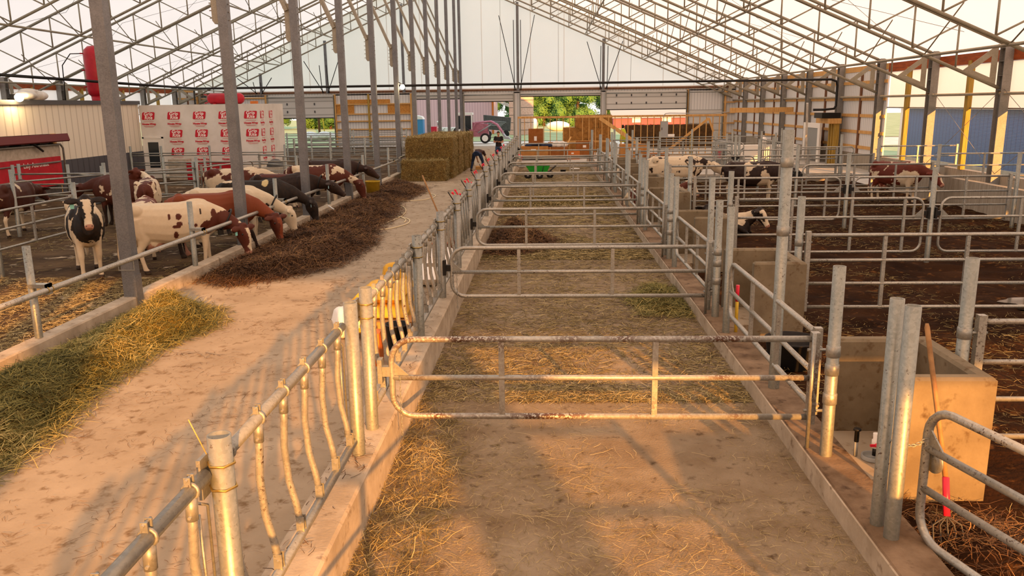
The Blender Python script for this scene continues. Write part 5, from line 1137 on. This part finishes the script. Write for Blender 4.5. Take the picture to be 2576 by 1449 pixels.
# sticks, hose, fork
MB().tube([(-1.82, 16.5, .05), (-2.58, 16.95, 1.8)], .017, 8).build('tool_handle', 'handle', **T('brown wooden tool handle leaning over the headlock front from the alley', 'handle'))
pts = []
for i in range(160):
    a = i/159*2*PI*3.2; cx, cy = (-4.75, 22.4) if i < 90 else (-4.9+.1*(i-90)/70, 22.4+6.4*min(1, (i-90)/45)); r = (.75+.18*math.sin(a*.37)) if i < 90 else (.55+.3*((i-90)/70))
    pts.append((cx+r*math.cos(a)*1.05, cy+r*math.sin(a)*1.6, .056+.012*(i % 2 == 0)*0+.004*math.sin(i)))
MB().tube(pts, .014, 6).build('garden_hose', 'hose', **T('pale cream hose lying in loops on the feed alley', 'hose'))
MB().tube([(-6.55, 24.2, .32), (-5.9, 23.3, .12)], .02, 6).build('white_stick', 'white', **T('white stick resting from the alley curb onto the feed', 'stick'))
f = thing('muck_fork', 'muck fork with a wooden handle and red collar leaning on the nearest trough', 'fork', (2.86, 5.55, 0))
MB().tube([(0.02, .02, .50), (.03, .30, 1.0), (.04, .58, 1.50), (.04, .59, 1.53)], [.019, .019, .02, .012], 10).build('handle', 'handle', f); MB().tube([(0.0, -.08, .28), (.02, .03, .53)], .024, 10).build('collar', 'redplastic', f)
for i in range(5): MB().tube([(0, -.08, .28), (-.10+.05*i, -.10, .22), (-.11+.055*i, -.16, .10), (-.11+.055*i, -.2, .03)], .006, 6).build('tine', 'darkgrey', f)
MB().tube([(2.52, 10.62, .18), (2.52, 10.62, .62), (2.52, 10.62, .63)], [.022, .022, .01]).build('yellow_rod', 'yellowpl', **T('yellow rod with a red end beside the second trough', 'rod')); MB().tube([(0, 0, 0), (0, 0, .22)], .024).build('red_end', 'redplastic', bpy.data.objects['yellow_rod'], (2.52, 10.62, .62))
for i, (x, y, w, h) in enumerate(((-3.15, 41.6, .85, .16), (-3.05, 42.5, .75, .12))):
    q = MB(); q.box(x-w/2, y-.25, .04, x+w/2, y+.25, .04+h); q.build('low_box', 'wood', **T('low pale wooden box on the alley floor before the bending person, %s one' % ('nearer' if i == 0 else 'farther'), 'box', 'low boxes on the alley'))
# right wall: white door leaf, lumber, jug, timber beam
t = thing('door_frame_unit', 'white door unit leaning at the side wall by the handling pens', 'door unit', (14.2, 43.6, .06)); MB().box(-.05, 0, 0, .05, .35, 2.0).build('stile', 'whitepaint', t); MB().box(-.05, 2.4, 0, .05, 2.75, 2.0).build('stile', 'whitepaint', t); MB().box(-.05, .35, 1.75, .05, 2.4, 2.0).build('top_rail', 'whitepaint', t); MB().box(-.02, .35, .2, .02, 2.4, 1.75).build('glass_pane', 'matting', t)
MB().box(13.8, 41.2, 2.1, 14.4, 43.2, 2.35).build('header_board', 'wood', **T('short lumber header on the side wall above the white door unit', 'board')); 
for i in range(3): MB().box(14.1, 41.3+.35*i, .06, 14.35, 41.42+.35*i, 2.1).build('lumber_stud', 'yellowpost', **T('upright lumber stud beside the white door unit, %s of three' % ORD[i], 'stud', 'studs by the white door unit'))
MB().box(13.5, 41.4, 2.36, 14.4, 42.6, 2.62).build('black_unit', 'black', **T('black box unit under the overhead pipe end', 'box'))
MB().box(10.9, 49.9, 2.58, 14.6, 50.1, 2.86).build('timber_beam', 'wood', **T('thick new timber beam spanning to the side wall at the far pens', 'beam'))
t = thing('milk_jug', 'cream coloured jug standing at the far pens', 'jug', (11.8, 45.5, .9)); MB().lathe([(0, 0), (.17, 0), (.18, .3), (.1, .42), (.05, .45), (.05, .52), (0, .52)], n=16).build('body', 'white', t); MB().tube([(0, 0, .52), (0, 0, .75)], .03).build('cap', 'black', t)
MB().box(9.8, 45.2, .06, 13.6, 45.9, .9).build('work_bench', 'whitepaint', **T('long white bench under the jug at the far pens', 'bench'))
MB().bar((13.4, 43.1, .06), (12.6, 40.9, 3.1), .1, .04).build('leaning_board', 'cloth', **T('pale thin board leaning upright at the far pens', 'board'))
for k in range(3): MB().box(13.4, 47.2+1.6*k, .06, 14.2, 48.2+1.6*k, .5+.1*k).build('parts_crate', 'darkgrey', **T('dark crate of parts along the far side wall, %s of three' % ORD[k], 'crate', 'dark crates along the side wall'))

# ---- the yard outside
plane('lawn', -120, 76, 140, 215, -.02, 'lawn', **S); plane('lawn', -60, 67.5, -9.5, 76, -.02, 'lawn', **S); plane('lawn', 15.2, -30, 60, 62, -.03, 'lawn', **S)
ob = thing('red_barn', 'red board barn paled for haze outside the open alley doors', 'barn', (-10.2, 95, 0)); MB().box(-5, 0, 0, 4.2, 8, 6.8).build('board_wall', 'barnred', ob); MB().prism([(-5.3, -.4, 6.7), (4.7, -.4, 6.7), (-.3, -.4, 10)], (0, 8.8, 0)).build('roof', 'grey', ob); MB().box(4.0, -.06, 0, 4.22, 0, 6.8).build('corner_board', 'orange', ob); MB().bar((3.2, -.5, 4.4), (7.2, -.5, 2.6), .1, .35).build('rake_board', 'cloth', ob)
t = thing('silo', 'pale tile silo standing outside beside the red barn', 'silo', (-2.75, 92, 0)); MB().lathe([(1.35, 0), (1.35, 9), (1.1, 10), (0, 10.6)], n=24).build('shell', 'tile', t)
for k in range(10): MB().lathe([(1.36, .5+.8*k), (1.375, .5+.8*k), (1.375, .54+.8*k), (1.36, .54+.8*k)], n=24).build('hoop', 'darkgrey', t)
t = thing('wagon', 'dark battered farm wagon parked in the weeds outside', 'wagon', (-5.0, 84, 0)); MB().prism([(-1.3, 0, .85), (1.3, 0, .6), (1.4, 0, 1.95), (-1.35, 0, 2.25)], (0, 1.8, 0)).build('box', 'darkgrey', t)
for x in (-.9, .9): q = MB(); q.tube([(x, -.08, .35), (x, .1, .35)], .35, 16); q.build('wheel', 'rubber', t)
for k in range(4): MB().bar((-1.2+.2*k, -.03, 1.3+.12*k), (.5+.15*k, -.03, 1.15+.12*k), .05, .05).build('slat', 'grey', t)
t = thing('tractor', 'faded red tractor with a front loader outside the alley door', 'tractor', (-6.0, 72, 0))
b = MB(); b.prism([(-.4, -.35, 1.0), (.95, -.35, 1.0), (.98, -.35, 1.62), (-.4, -.35, 1.78)], (0, .7, 0)); b.build('hood', 'pink', t); MB().box(-.5, -.3, .55, 1.0, .3, 1.0).build('chassis', 'pink', t); MB().box(.98, -.3, 1.0, 1.0, .3, 1.6).build('grille', 'darkgrey', t)
MB().box(-1.75, -.6, 2.42, -.35, .6, 2.6).build('cab_roof', 'white', t)
for x, y in ((-1.7, -.55), (-.42, -.55), (-1.7, .55), (-.42, .55)): MB().bar((x, y, 1.1), (x, y, 2.45), .08, .08).build('cab_post', 'white', t)
MB().box(-1.65, -.5, 1.15, -.5, .5, 2.35).build('cab_glass', 'glass', t); MB().box(-1.8, -.6, .9, -.4, .6, 1.2).build('cab_base', 'pink', t)
def wheel(x, y, r, w, parent, rim='white'): q = MB(); q.tube([(x, y-w/2, r), (x, y-w*.4, r), (x, y+w*.4, r), (x, y+w/2, r)], [r*.8, r, r, r*.8], 20); o = q.build('wheel', 'rubber', parent); MB().tube([(x, y-w/2-.02, r), (x, y+w/2+.02, r)], r*.62, 16).build('rim', rim, o)
wheel(.72, -.62, .43, .26, t); wheel(.72, .62, .43, .26, t); wheel(-1.3, -.8, .78, .4, t); wheel(-1.3, .8, .78, .4, t)
for y in (-.5, .5): MB().tube([(-.35, y, 1.15), (-.1, y, 1.75), (1.2, y, 1.85), (1.75, y, 1.55), (2.3, y, .75)], .08, 8).build('loader_arm', 'pink', t); MB().tube([(.1, y, .9), (1.2, y, 1.55)], .05, 8).build('ram', 'grey', t)
MB().prism([(2.2, -.8, .95), (2.35, -.8, .35), (2.95, -.8, .28), (2.75, -.8, .5), (2.5, -.8, .55)], (0, 1.6, 0)).build('bucket', 'grey', t)
t = thing('portable_toilet', 'blue portable toilet booth outside the alley door', 'booth', (-11.65, 75, 0)); MB().box(-.55, -.55, 0, .55, .55, 2.05).build('cabin', 'portblue', t); MB().prism([(-.6, -.6, 2.05), (.6, -.6, 2.05), (.45, -.6, 2.3), (0, -.6, 2.4), (-.45, -.6, 2.3)], (0, 1.2, 0)).build('roof', 'white', t)
t = thing('trailer', 'white gated trailer outside behind the ridge columns', 'trailer', (-9.3, 80, 0)); MB().box(-1.3, 0, .4, 1.3, 1.5, 1.15).build('body', 'white', t); 
for x in (-.7, .7): wheel(x, -.05, .3, .2, t)
for k in range(3): MB().bar((-1.2+.8*k, -.03, .45), (-.5+.8*k, -.03, 1.1), .04, .04).build('cross_bar', 'grey', t)
MB().box(-10.6, 76, 0, -10.1, 76.6, 1.35).build('red_container', 'redplastic', **T('red upright container outside next to the blue booth', 'container'))
t = thing('garden_statue', 'red and cream post with a rounded white cap outside, beyond the ridge columns', 'post', (-9.55, 74, 0)); MB().box(-.18, -.1, 0, .18, .1, 1.3).build('post', mat('faded_red', '#c98a86', rough=.7), t); MB().ell((0, 0, 1.6), (.16, .14, .2)).build('face', 'darkgrey', t); MB().ell((0, 0, 1.82), (.24, .2, .1)).build('cap', 'white', t)
b = MB(); b.ell((1.5, 104, .55), (1.5, .9, .62)); b.build('silage_bale', 'white', **T('white wrapped silage bale on the grass outside the middle door', 'bale', 'white bales outside')); b = MB(); b.ell((-1.9, 104, .85), (.9, .8, .9)); b.build('silage_bale', 'white', **T('white wrapped silage bale partly hidden by the tall carton', 'bale', 'white bales outside'))
t = thing('low_shed', 'low red shed with a pale roof far outside the half-open door', 'shed', (16.0, 112, 0)); MB().box(-7, 0, 0, 7, 5, 1.2).build('wall', mat('shed_red', '#b5545a', rough=.8), t); MB().prism([(-7.3, -.3, 1.3), (7.3, -.3, 1.3), (7.3, 2.5, 2.3), (-7.3, 2.5, 2.3)], (0, 0, .06)).build('roof', 'grey', t)
for x in (-4.5, -.5, 3.5): MB().box(x, -.03, .7, x+1.2, 0, 1.25).build('window', 'white', t)
MB().tube([(8.6, 120, 0), (8.6, 120, 8)], .09).build('utility_pole', 'grey', **T('thin grey utility pole outside the half-open door', 'pole'))
t = thing('utility_pole', 'wooden utility pole with a yellow guy guard outside the left door', 'pole', (-27.6, 100, 0)); MB().tube([(0, 0, 0), (0, 0, 9)], .14).build('pole', 'brownpost', t); MB().tube([(.9, -1, 0), (.5, -.5, 4)], .06).build('guy_guard', 'yellowpl', t)
b = MB()
for k in range(6): b.ell((-24.2+.5*k, 82+.3*(k % 2), .25+.12*((k*5) % 3)), (.7, .6, .4))
me = fuse(b, 'tarp_heap', .08, 2); me.materials.append(M['cloth']); link('tarp_heap', me, **T('pale tarpaulin heap on the grass outside the left door', 'heap'))
# trees
def tree(label, x, y, h, w, seed, m='leaf', zb=.6, group='trees beyond the barn'):
    t = thing('tree', label, 'tree', (x, y, 0), 0, group); r = random.Random(seed)
    MB().tube([(0, 0, 0), (.1, 0, h*.4), (0, 0, h*.75)], [.28, .2, .08], 8).build('trunk', 'bark', t)
    P = []; 
    for i in range(34):
        a = r.random()*2*PI; z = r.random(); rr = w*math.sqrt(max(.02, 1-(z*1.9-.9)**2))*.72*math.sqrt(r.random()); P.append((rr*math.cos(a), rr*math.sin(a), zb+z*(h-zb)*.92, w*(.22+.16*r.random())))
    vs = []; fs = []
    for px, py, pz, pr in P:
        for k in range(230):
            d = Vector((r.gauss(0, 1), r.gauss(0, 1), r.gauss(0, 1))).normalized(); c = Vector((px, py, pz))+d*pr*(.72+.35*r.random()); u = d.cross(Vector((r.random()-.5, r.random()-.5, r.random()))).normalized()*(.09+.10*r.random()); v = d.cross(u).normalized()*u.length*.7; o = len(vs)
            vs += [c-u, c-v*.8+d*.03, c+u, c+v*.8+d*.05]; fs.append((o, o+1, o+2, o+3))
    b = MB()
    for px, py, pz, pr in P: b.ell((px, py, pz), (pr*.62, pr*.62, pr*.58), 10, 7)
    b.add(vs, fs); b.build('crown', m, t); return t
for i, (x, y, h, w, m) in enumerate(sorted(((-.4, 128, 8.5, 3.6, 'leaf2'), (4.6, 124, 9.5, 4.3, 'leaf2'), (9.4, 132, 8.4, 3.8, 'leaf'), (13.5, 150, 8.0, 4.4, 'leaf'), (19.5, 152, 7.6, 4.6, 'leaf2'), (25.5, 155, 8.2, 4.8, 'leaf'), (32, 158, 9, 5, 'leaf'), (2.0, 160, 11, 5.5, 'leaf'), (-6.0, 150, 10, 4.6, 'leaf')), key=lambda q: q[0]/q[1])):
    tree('%s green broadleaf tree outside the far doors, %s from the left' % ('pale' if m == 'leaf2' else 'dark', ORD[i]), x, y, h, w, 60+i, m)
for i, (x, y, h, w) in enumerate(((-46, 128, 6, 4), (-41, 124, 5.2, 3.4), (-36.5, 130, 6, 3.8), (-33, 126, 7, 3.4))):
    tree('green tree beyond the lawn outside the left door, %s from the left' % ORD[i], x, y, h, w, 90+i, 'leaf' if i % 2 else 'leaf2')
# blue neighbouring building seen through the screens
t = thing('blue_building', 'blue ribbed building with a white window outside the screened wall', 'building', (19.2, 12, -.1)); 
MB().box(0, 0, .35, 6, 33.5, 2.95).build('blue_wall', 'blue', t); MB().box(-.05, 0, 0, 6, 33.5, .35).build('foundation', 'slab', t); MB().box(-.3, -.3, 2.95, 6.4, 33.8, 3.1).build('eave', 'white', t); MB().box(-.08, 33.3, 0, .3, 33.8, 2.95).build('corner_trim', 'white', t); MB().box(-.3, -.2, 2.85, -.2, 33.6, 2.95).build('eave', 'white', t)
for y in (3.0, 17.2):
    w_ = MB(); w_.box(-.06, y, 1.35, .0, y+1.7, 3.0); o = w_.build('window_frame', 'whitepaint', t); MB().box(-.08, y+.16, 1.5, -.05, y+1.54, 2.85).build('window_pane', 'glass', o)
# shallow liquid puddles
for i, (x, y, rx, ry) in enumerate(((4.7, 5.3, 1.1, .5), (8.0, 12.6, .9, .4))):
    b = MB(); n = 36; P = [(x+rx*math.cos(a)*(1+.25*noise.noise(Vector((math.cos(a)*2, math.sin(a)*2, i)))), y+ry*math.sin(a)*(1+.25*noise.noise(Vector((math.cos(a)*2+5, math.sin(a)*2, i)))), .105) for a in [2*PI*k/n for k in range(n)]]
    b.prism(P[::-1], (0, 0, -.06)); b.build('puddle', 'puddle', kind='stuff', **T('dark liquid puddle on the bedding %s' % ('beside the nearest trough' if i == 0 else 'beyond the second cross gate'), 'puddle'))

# ================================================================== HAY, STRAW, BEDDING
def mound(name, label, cat, foot, hgt, res, seed, n, st, base, z0, L=(.12, .34), W=(.005, .010), edge=.35, tint=(.0, 1.0), lift=.12, tilt=.5, spread=.25):
    """heap: foot is its outline on the floor; the stalks follow the heap's surface"""
    F = np.array(foot); x0, y0 = F.min(0); x1, y1 = F.max(0)
    nx, ny = max(6, int((x1-x0)/res)), max(6, int((y1-y0)/res))
    X, Y = np.meshgrid(np.linspace(x0, x1, nx+1), np.linspace(y0, y1, ny+1)); p = np.stack([X.ravel(), Y.ravel()], 1)
    def sdist(p):
        n = len(F); ins = np.zeros(len(p), bool); d = np.full(len(p), 1e9)
        for i in range(n):
            a, b = F[i], F[(i+1) % n]; e = b-a; t = np.clip(((p-a)@e)/(e@e), 0, 1); d = np.minimum(d, np.linalg.norm(p-(a+t[:, None]*e), axis=1))
            c = ((a[1] > p[:, 1]) != (b[1] > p[:, 1])) & (p[:, 0] < (b[0]-a[0])*(p[:, 1]-a[1])/(b[1]-a[1]+1e-12)+a[0]); ins ^= c
        return np.where(ins, d, -d)
    def hh(p):
        s = sdist(p); k = np.clip(s/edge, 0, 1); k = k*k*(3-2*k)
        v = vnoise(p[:, 0], p[:, 1], 1.3, seed)*.45 + vnoise(p[:, 0], p[:, 1], 3.4, seed+5)*.22
        return np.where(s > 0, np.maximum(k*hgt*(.75+v), .0), -.02)
    h = hh(p); b = MB(); b.add(np.column_stack([p, z0+h]), [(j*(nx+1)+i, j*(nx+1)+i+1, (j+1)*(nx+1)+i+1, (j+1)*(nx+1)+i) for j in range(ny) for i in range(nx)], True)
    q = np.column_stack([x0-spread+(x1-x0+2*spread)*RS.rand(n), y0-spread+(y1-y0+2*spread)*RS.rand(n)]); s = sdist(q); keep = RS.rand(n) < np.clip((s+spread)/spread, 0, 1)**1.6; q = q[keep]
    hq = np.maximum(hh(q), 0); m = len(q); z = z0+hq+.01+.02*RS.rand(m)
    pt = np.column_stack([q, z]); t = np.clip(tint[0]+(tint[1]-tint[0])*(RS.rand(m)*.8+.35*vnoise(q[:, 0], q[:, 1], 1.1, seed+9)+.15), 0, 1)
    return stalk_object(name, [stalks(pt, lift, L, W, t, tilt=tilt, zfloor=z0)], [st, base], base=b, kind='stuff', **T(label, cat))
mound('hay_pile', 'olive-green hay pile spread along the near alley curb', 'hay', [(-6.58, 5.5), (-6.58, 12.3), (-6.2, 13.0), (-5.35, 12.45), (-5.0, 11.6), (-5.3, 10.3), (-5.25, 8.6), (-5.0, 7.4), (-5.0, 5.5)], .30, .09, 2, 42000, 'greenhay', 'hay', .04, edge=.5, W=(.004, .009), spread=.35)
mound('feed_pile', 'long dark brown heap of hay the cows are eating along the alley curb', 'hay', [(-6.58, 14.9), (-6.58, 34), (-6.0, 34), (-5.0, 32.2), (-4.75, 30), (-5.1, 27), (-4.6, 24.0), (-4.6, 21.2), (-4.2, 18.6), (-4.35, 16.2), (-5.0, 15.0), (-5.8, 14.4)], .30, .12, 7, 62000, 'brownhay', 'brownbase', .04, edge=.55, L=(.15, .45), W=(.006, .013), tint=(.05, .95), spread=.45)
mound('hay_heap', 'brown hay heap in the straw pen beyond the third gate', 'hay', [(-1.38, 17.6), (-1.38, 21), (-.4, 20.8), (.2, 19.3), (-.1, 18.1), (-.7, 17.4)], .34, .1, 11, 9000, 'brownhay', 'brownbase', 0, edge=.5, L=(.15, .4), W=(.007, .012))
mound('hay_heap', 'pale hay ridge lying across the straw pen near the wheelbarrow', 'hay', [(-1.3, 26.2), (-1.3, 28.2), (2.1, 28.4), (2.15, 27.0), (.5, 26.5)], .22, .15, 13, 7000, 'straw', 'hay', 0, edge=.6, L=(.15, .4), W=(.008, .014))
mound('hay_heap', 'greenish hay tuft against the bedding curb at the second gate', 'hay', [(1.55, 12.3), (2.22, 12.2), (2.24, 14.0), (1.9, 14.4), (1.4, 13.4)], .2, .08, 17, 5000, 'greenhay', 'hay', 0, edge=.4, L=(.12, .34), W=(.005, .010))
mound('hay_heap', 'thin hay drift along the headlock curb in the near pen', 'hay', [(-1.39, 3.6), (-1.39, 8.4), (-1.05, 8.0), (-.85, 6.5), (-1.0, 4.8)], .06, .08, 19, 5200, 'straw', 'penfloor', 0, edge=.35, L=(.1, .3), W=(.003, .006))
mound('bedding_heap', 'dark muck and straw heaped at the foot of the near trough', 'bedding', [(2.62, 3.2), (2.62, 5.9), (3.4, 5.9), (4.0, 5.0), (3.9, 3.2)], .16, .08, 23, 5200, 'brownhay', 'manure', .05, edge=.4, L=(.08, .28), W=(.003, .007))
# loose litter: one object per floor
def litter(name, label, sets, m, z, **kw):
    parts = []
    for n, x0, x1, y0, y1, ns, thr, seed, near, L, W, t0, t1 in sets:
        x, y, v = scatter_rect(n, x0, x1, y0, y1, ns, thr, seed, near); k = len(x)
        zz = z+.006+.02*RS.rand(k)*np.clip(v+.4, .1, 1); t = np.clip(t0+(t1-t0)*RS.rand(k), 0, 1)
        parts.append(stalks(np.column_stack([x, y, zz]), .05, L, W, t, bend=.3, tilt=.10, zfloor=z))
    return stalk_object(name, parts, [m], kind='stuff', **T(label, 'straw'))
litter('straw_litter', 'loose hay stalks littering the floor of the long straw pen', [
    (17000, -1.4, 2.25, 3.5, 9, .9, -.15, 31, .0, (.025, .11), (.0012, .0028), .1, 1), (2200, -1.4, 2.25, 3.5, 9, 1.6, .0, 35, 0, (.10, .28), (.0018, .0034), .4, 1),
    (26000, -1.4, 2.25, 8.5, 18, .6, -.35, 33, .5, (.06, .24), (.004, .008), .0, .9), (20000, -1.4, 2.25, 17, 46, .4, -.5, 37, .9, (.12, .4), (.008, .018), .0, .9)], 'straw', 0)
litter('hay_litter', 'loose hay stalks scattered over the concrete feed alley', [
    (6500, -6.5, -1.8, 3.5, 12, 1.1, .16, 41, 0, (.04, .17), (.0018, .004), .35, 1), (1300, -6.5, -1.8, 3.5, 12, 2.2, -.2, 43, 0, (.03, .10), (.0016, .0036), .4, .9),
    (6500, -6.4, -1.8, 10, 30, 1.0, .18, 45, .3, (.06, .22), (.004, .008), .1, .9), (1400, -6.4, -1.8, 30, 60, .8, .1, 47, .3, (.12, .3), (.012, .022), .1, .6)], 'brownhay', .04)
litter('bedding_straw', 'broken straw mixed into the dark bedding of the cattle pens', [
    (9000, 2.62, 12, 7.4, 12, .55, .05, 51, .0, (.05, .22), (.003, .007), .0, .75), (11000, 2.62, 12, 12, 21, .5, .1, 53, .0, (.06, .22), (.004, .009), .0, .6),
    (7000, 2.62, 12.1, 20, 33, .5, .0, 55, 0, (.08, .26), (.006, .013), .0, .5), (3500, 2.62, 7, 3.5, 8, .8, .1, 57, 0, (.04, .18), (.002, .005), .1, .9)], 'straw', .085)
litter('pen_straw', 'golden straw and chaff over the floor of the near cow pen', [
    (34000, -12.5, -6.87, 8.6, 15.2, .7, -.45, 61, 0, (.05, .18), (.004, .008), .35, 1), (9000, -16, -6.87, 14, 26, .6, -.05, 63, .2, (.08, .26), (.007, .014), .0, .6)], 'straw', .022)
litter('curb_straw', 'stray hay stalks on top of the two low curbs', [
    (900, -1.74, -1.44, 3.5, 14, 2.0, .05, 71, .5, (.04, .16), (.003, .006), .0, .9)], 'brownhay', .42)
MB().tube([(-1.60, 3.50, 1.62), (-1.66, 3.48, 1.80)], .0028, 5).build('straw_stalk', 'wood', **T('single straw sticking out of the nearest hollow headlock post', 'straw'))
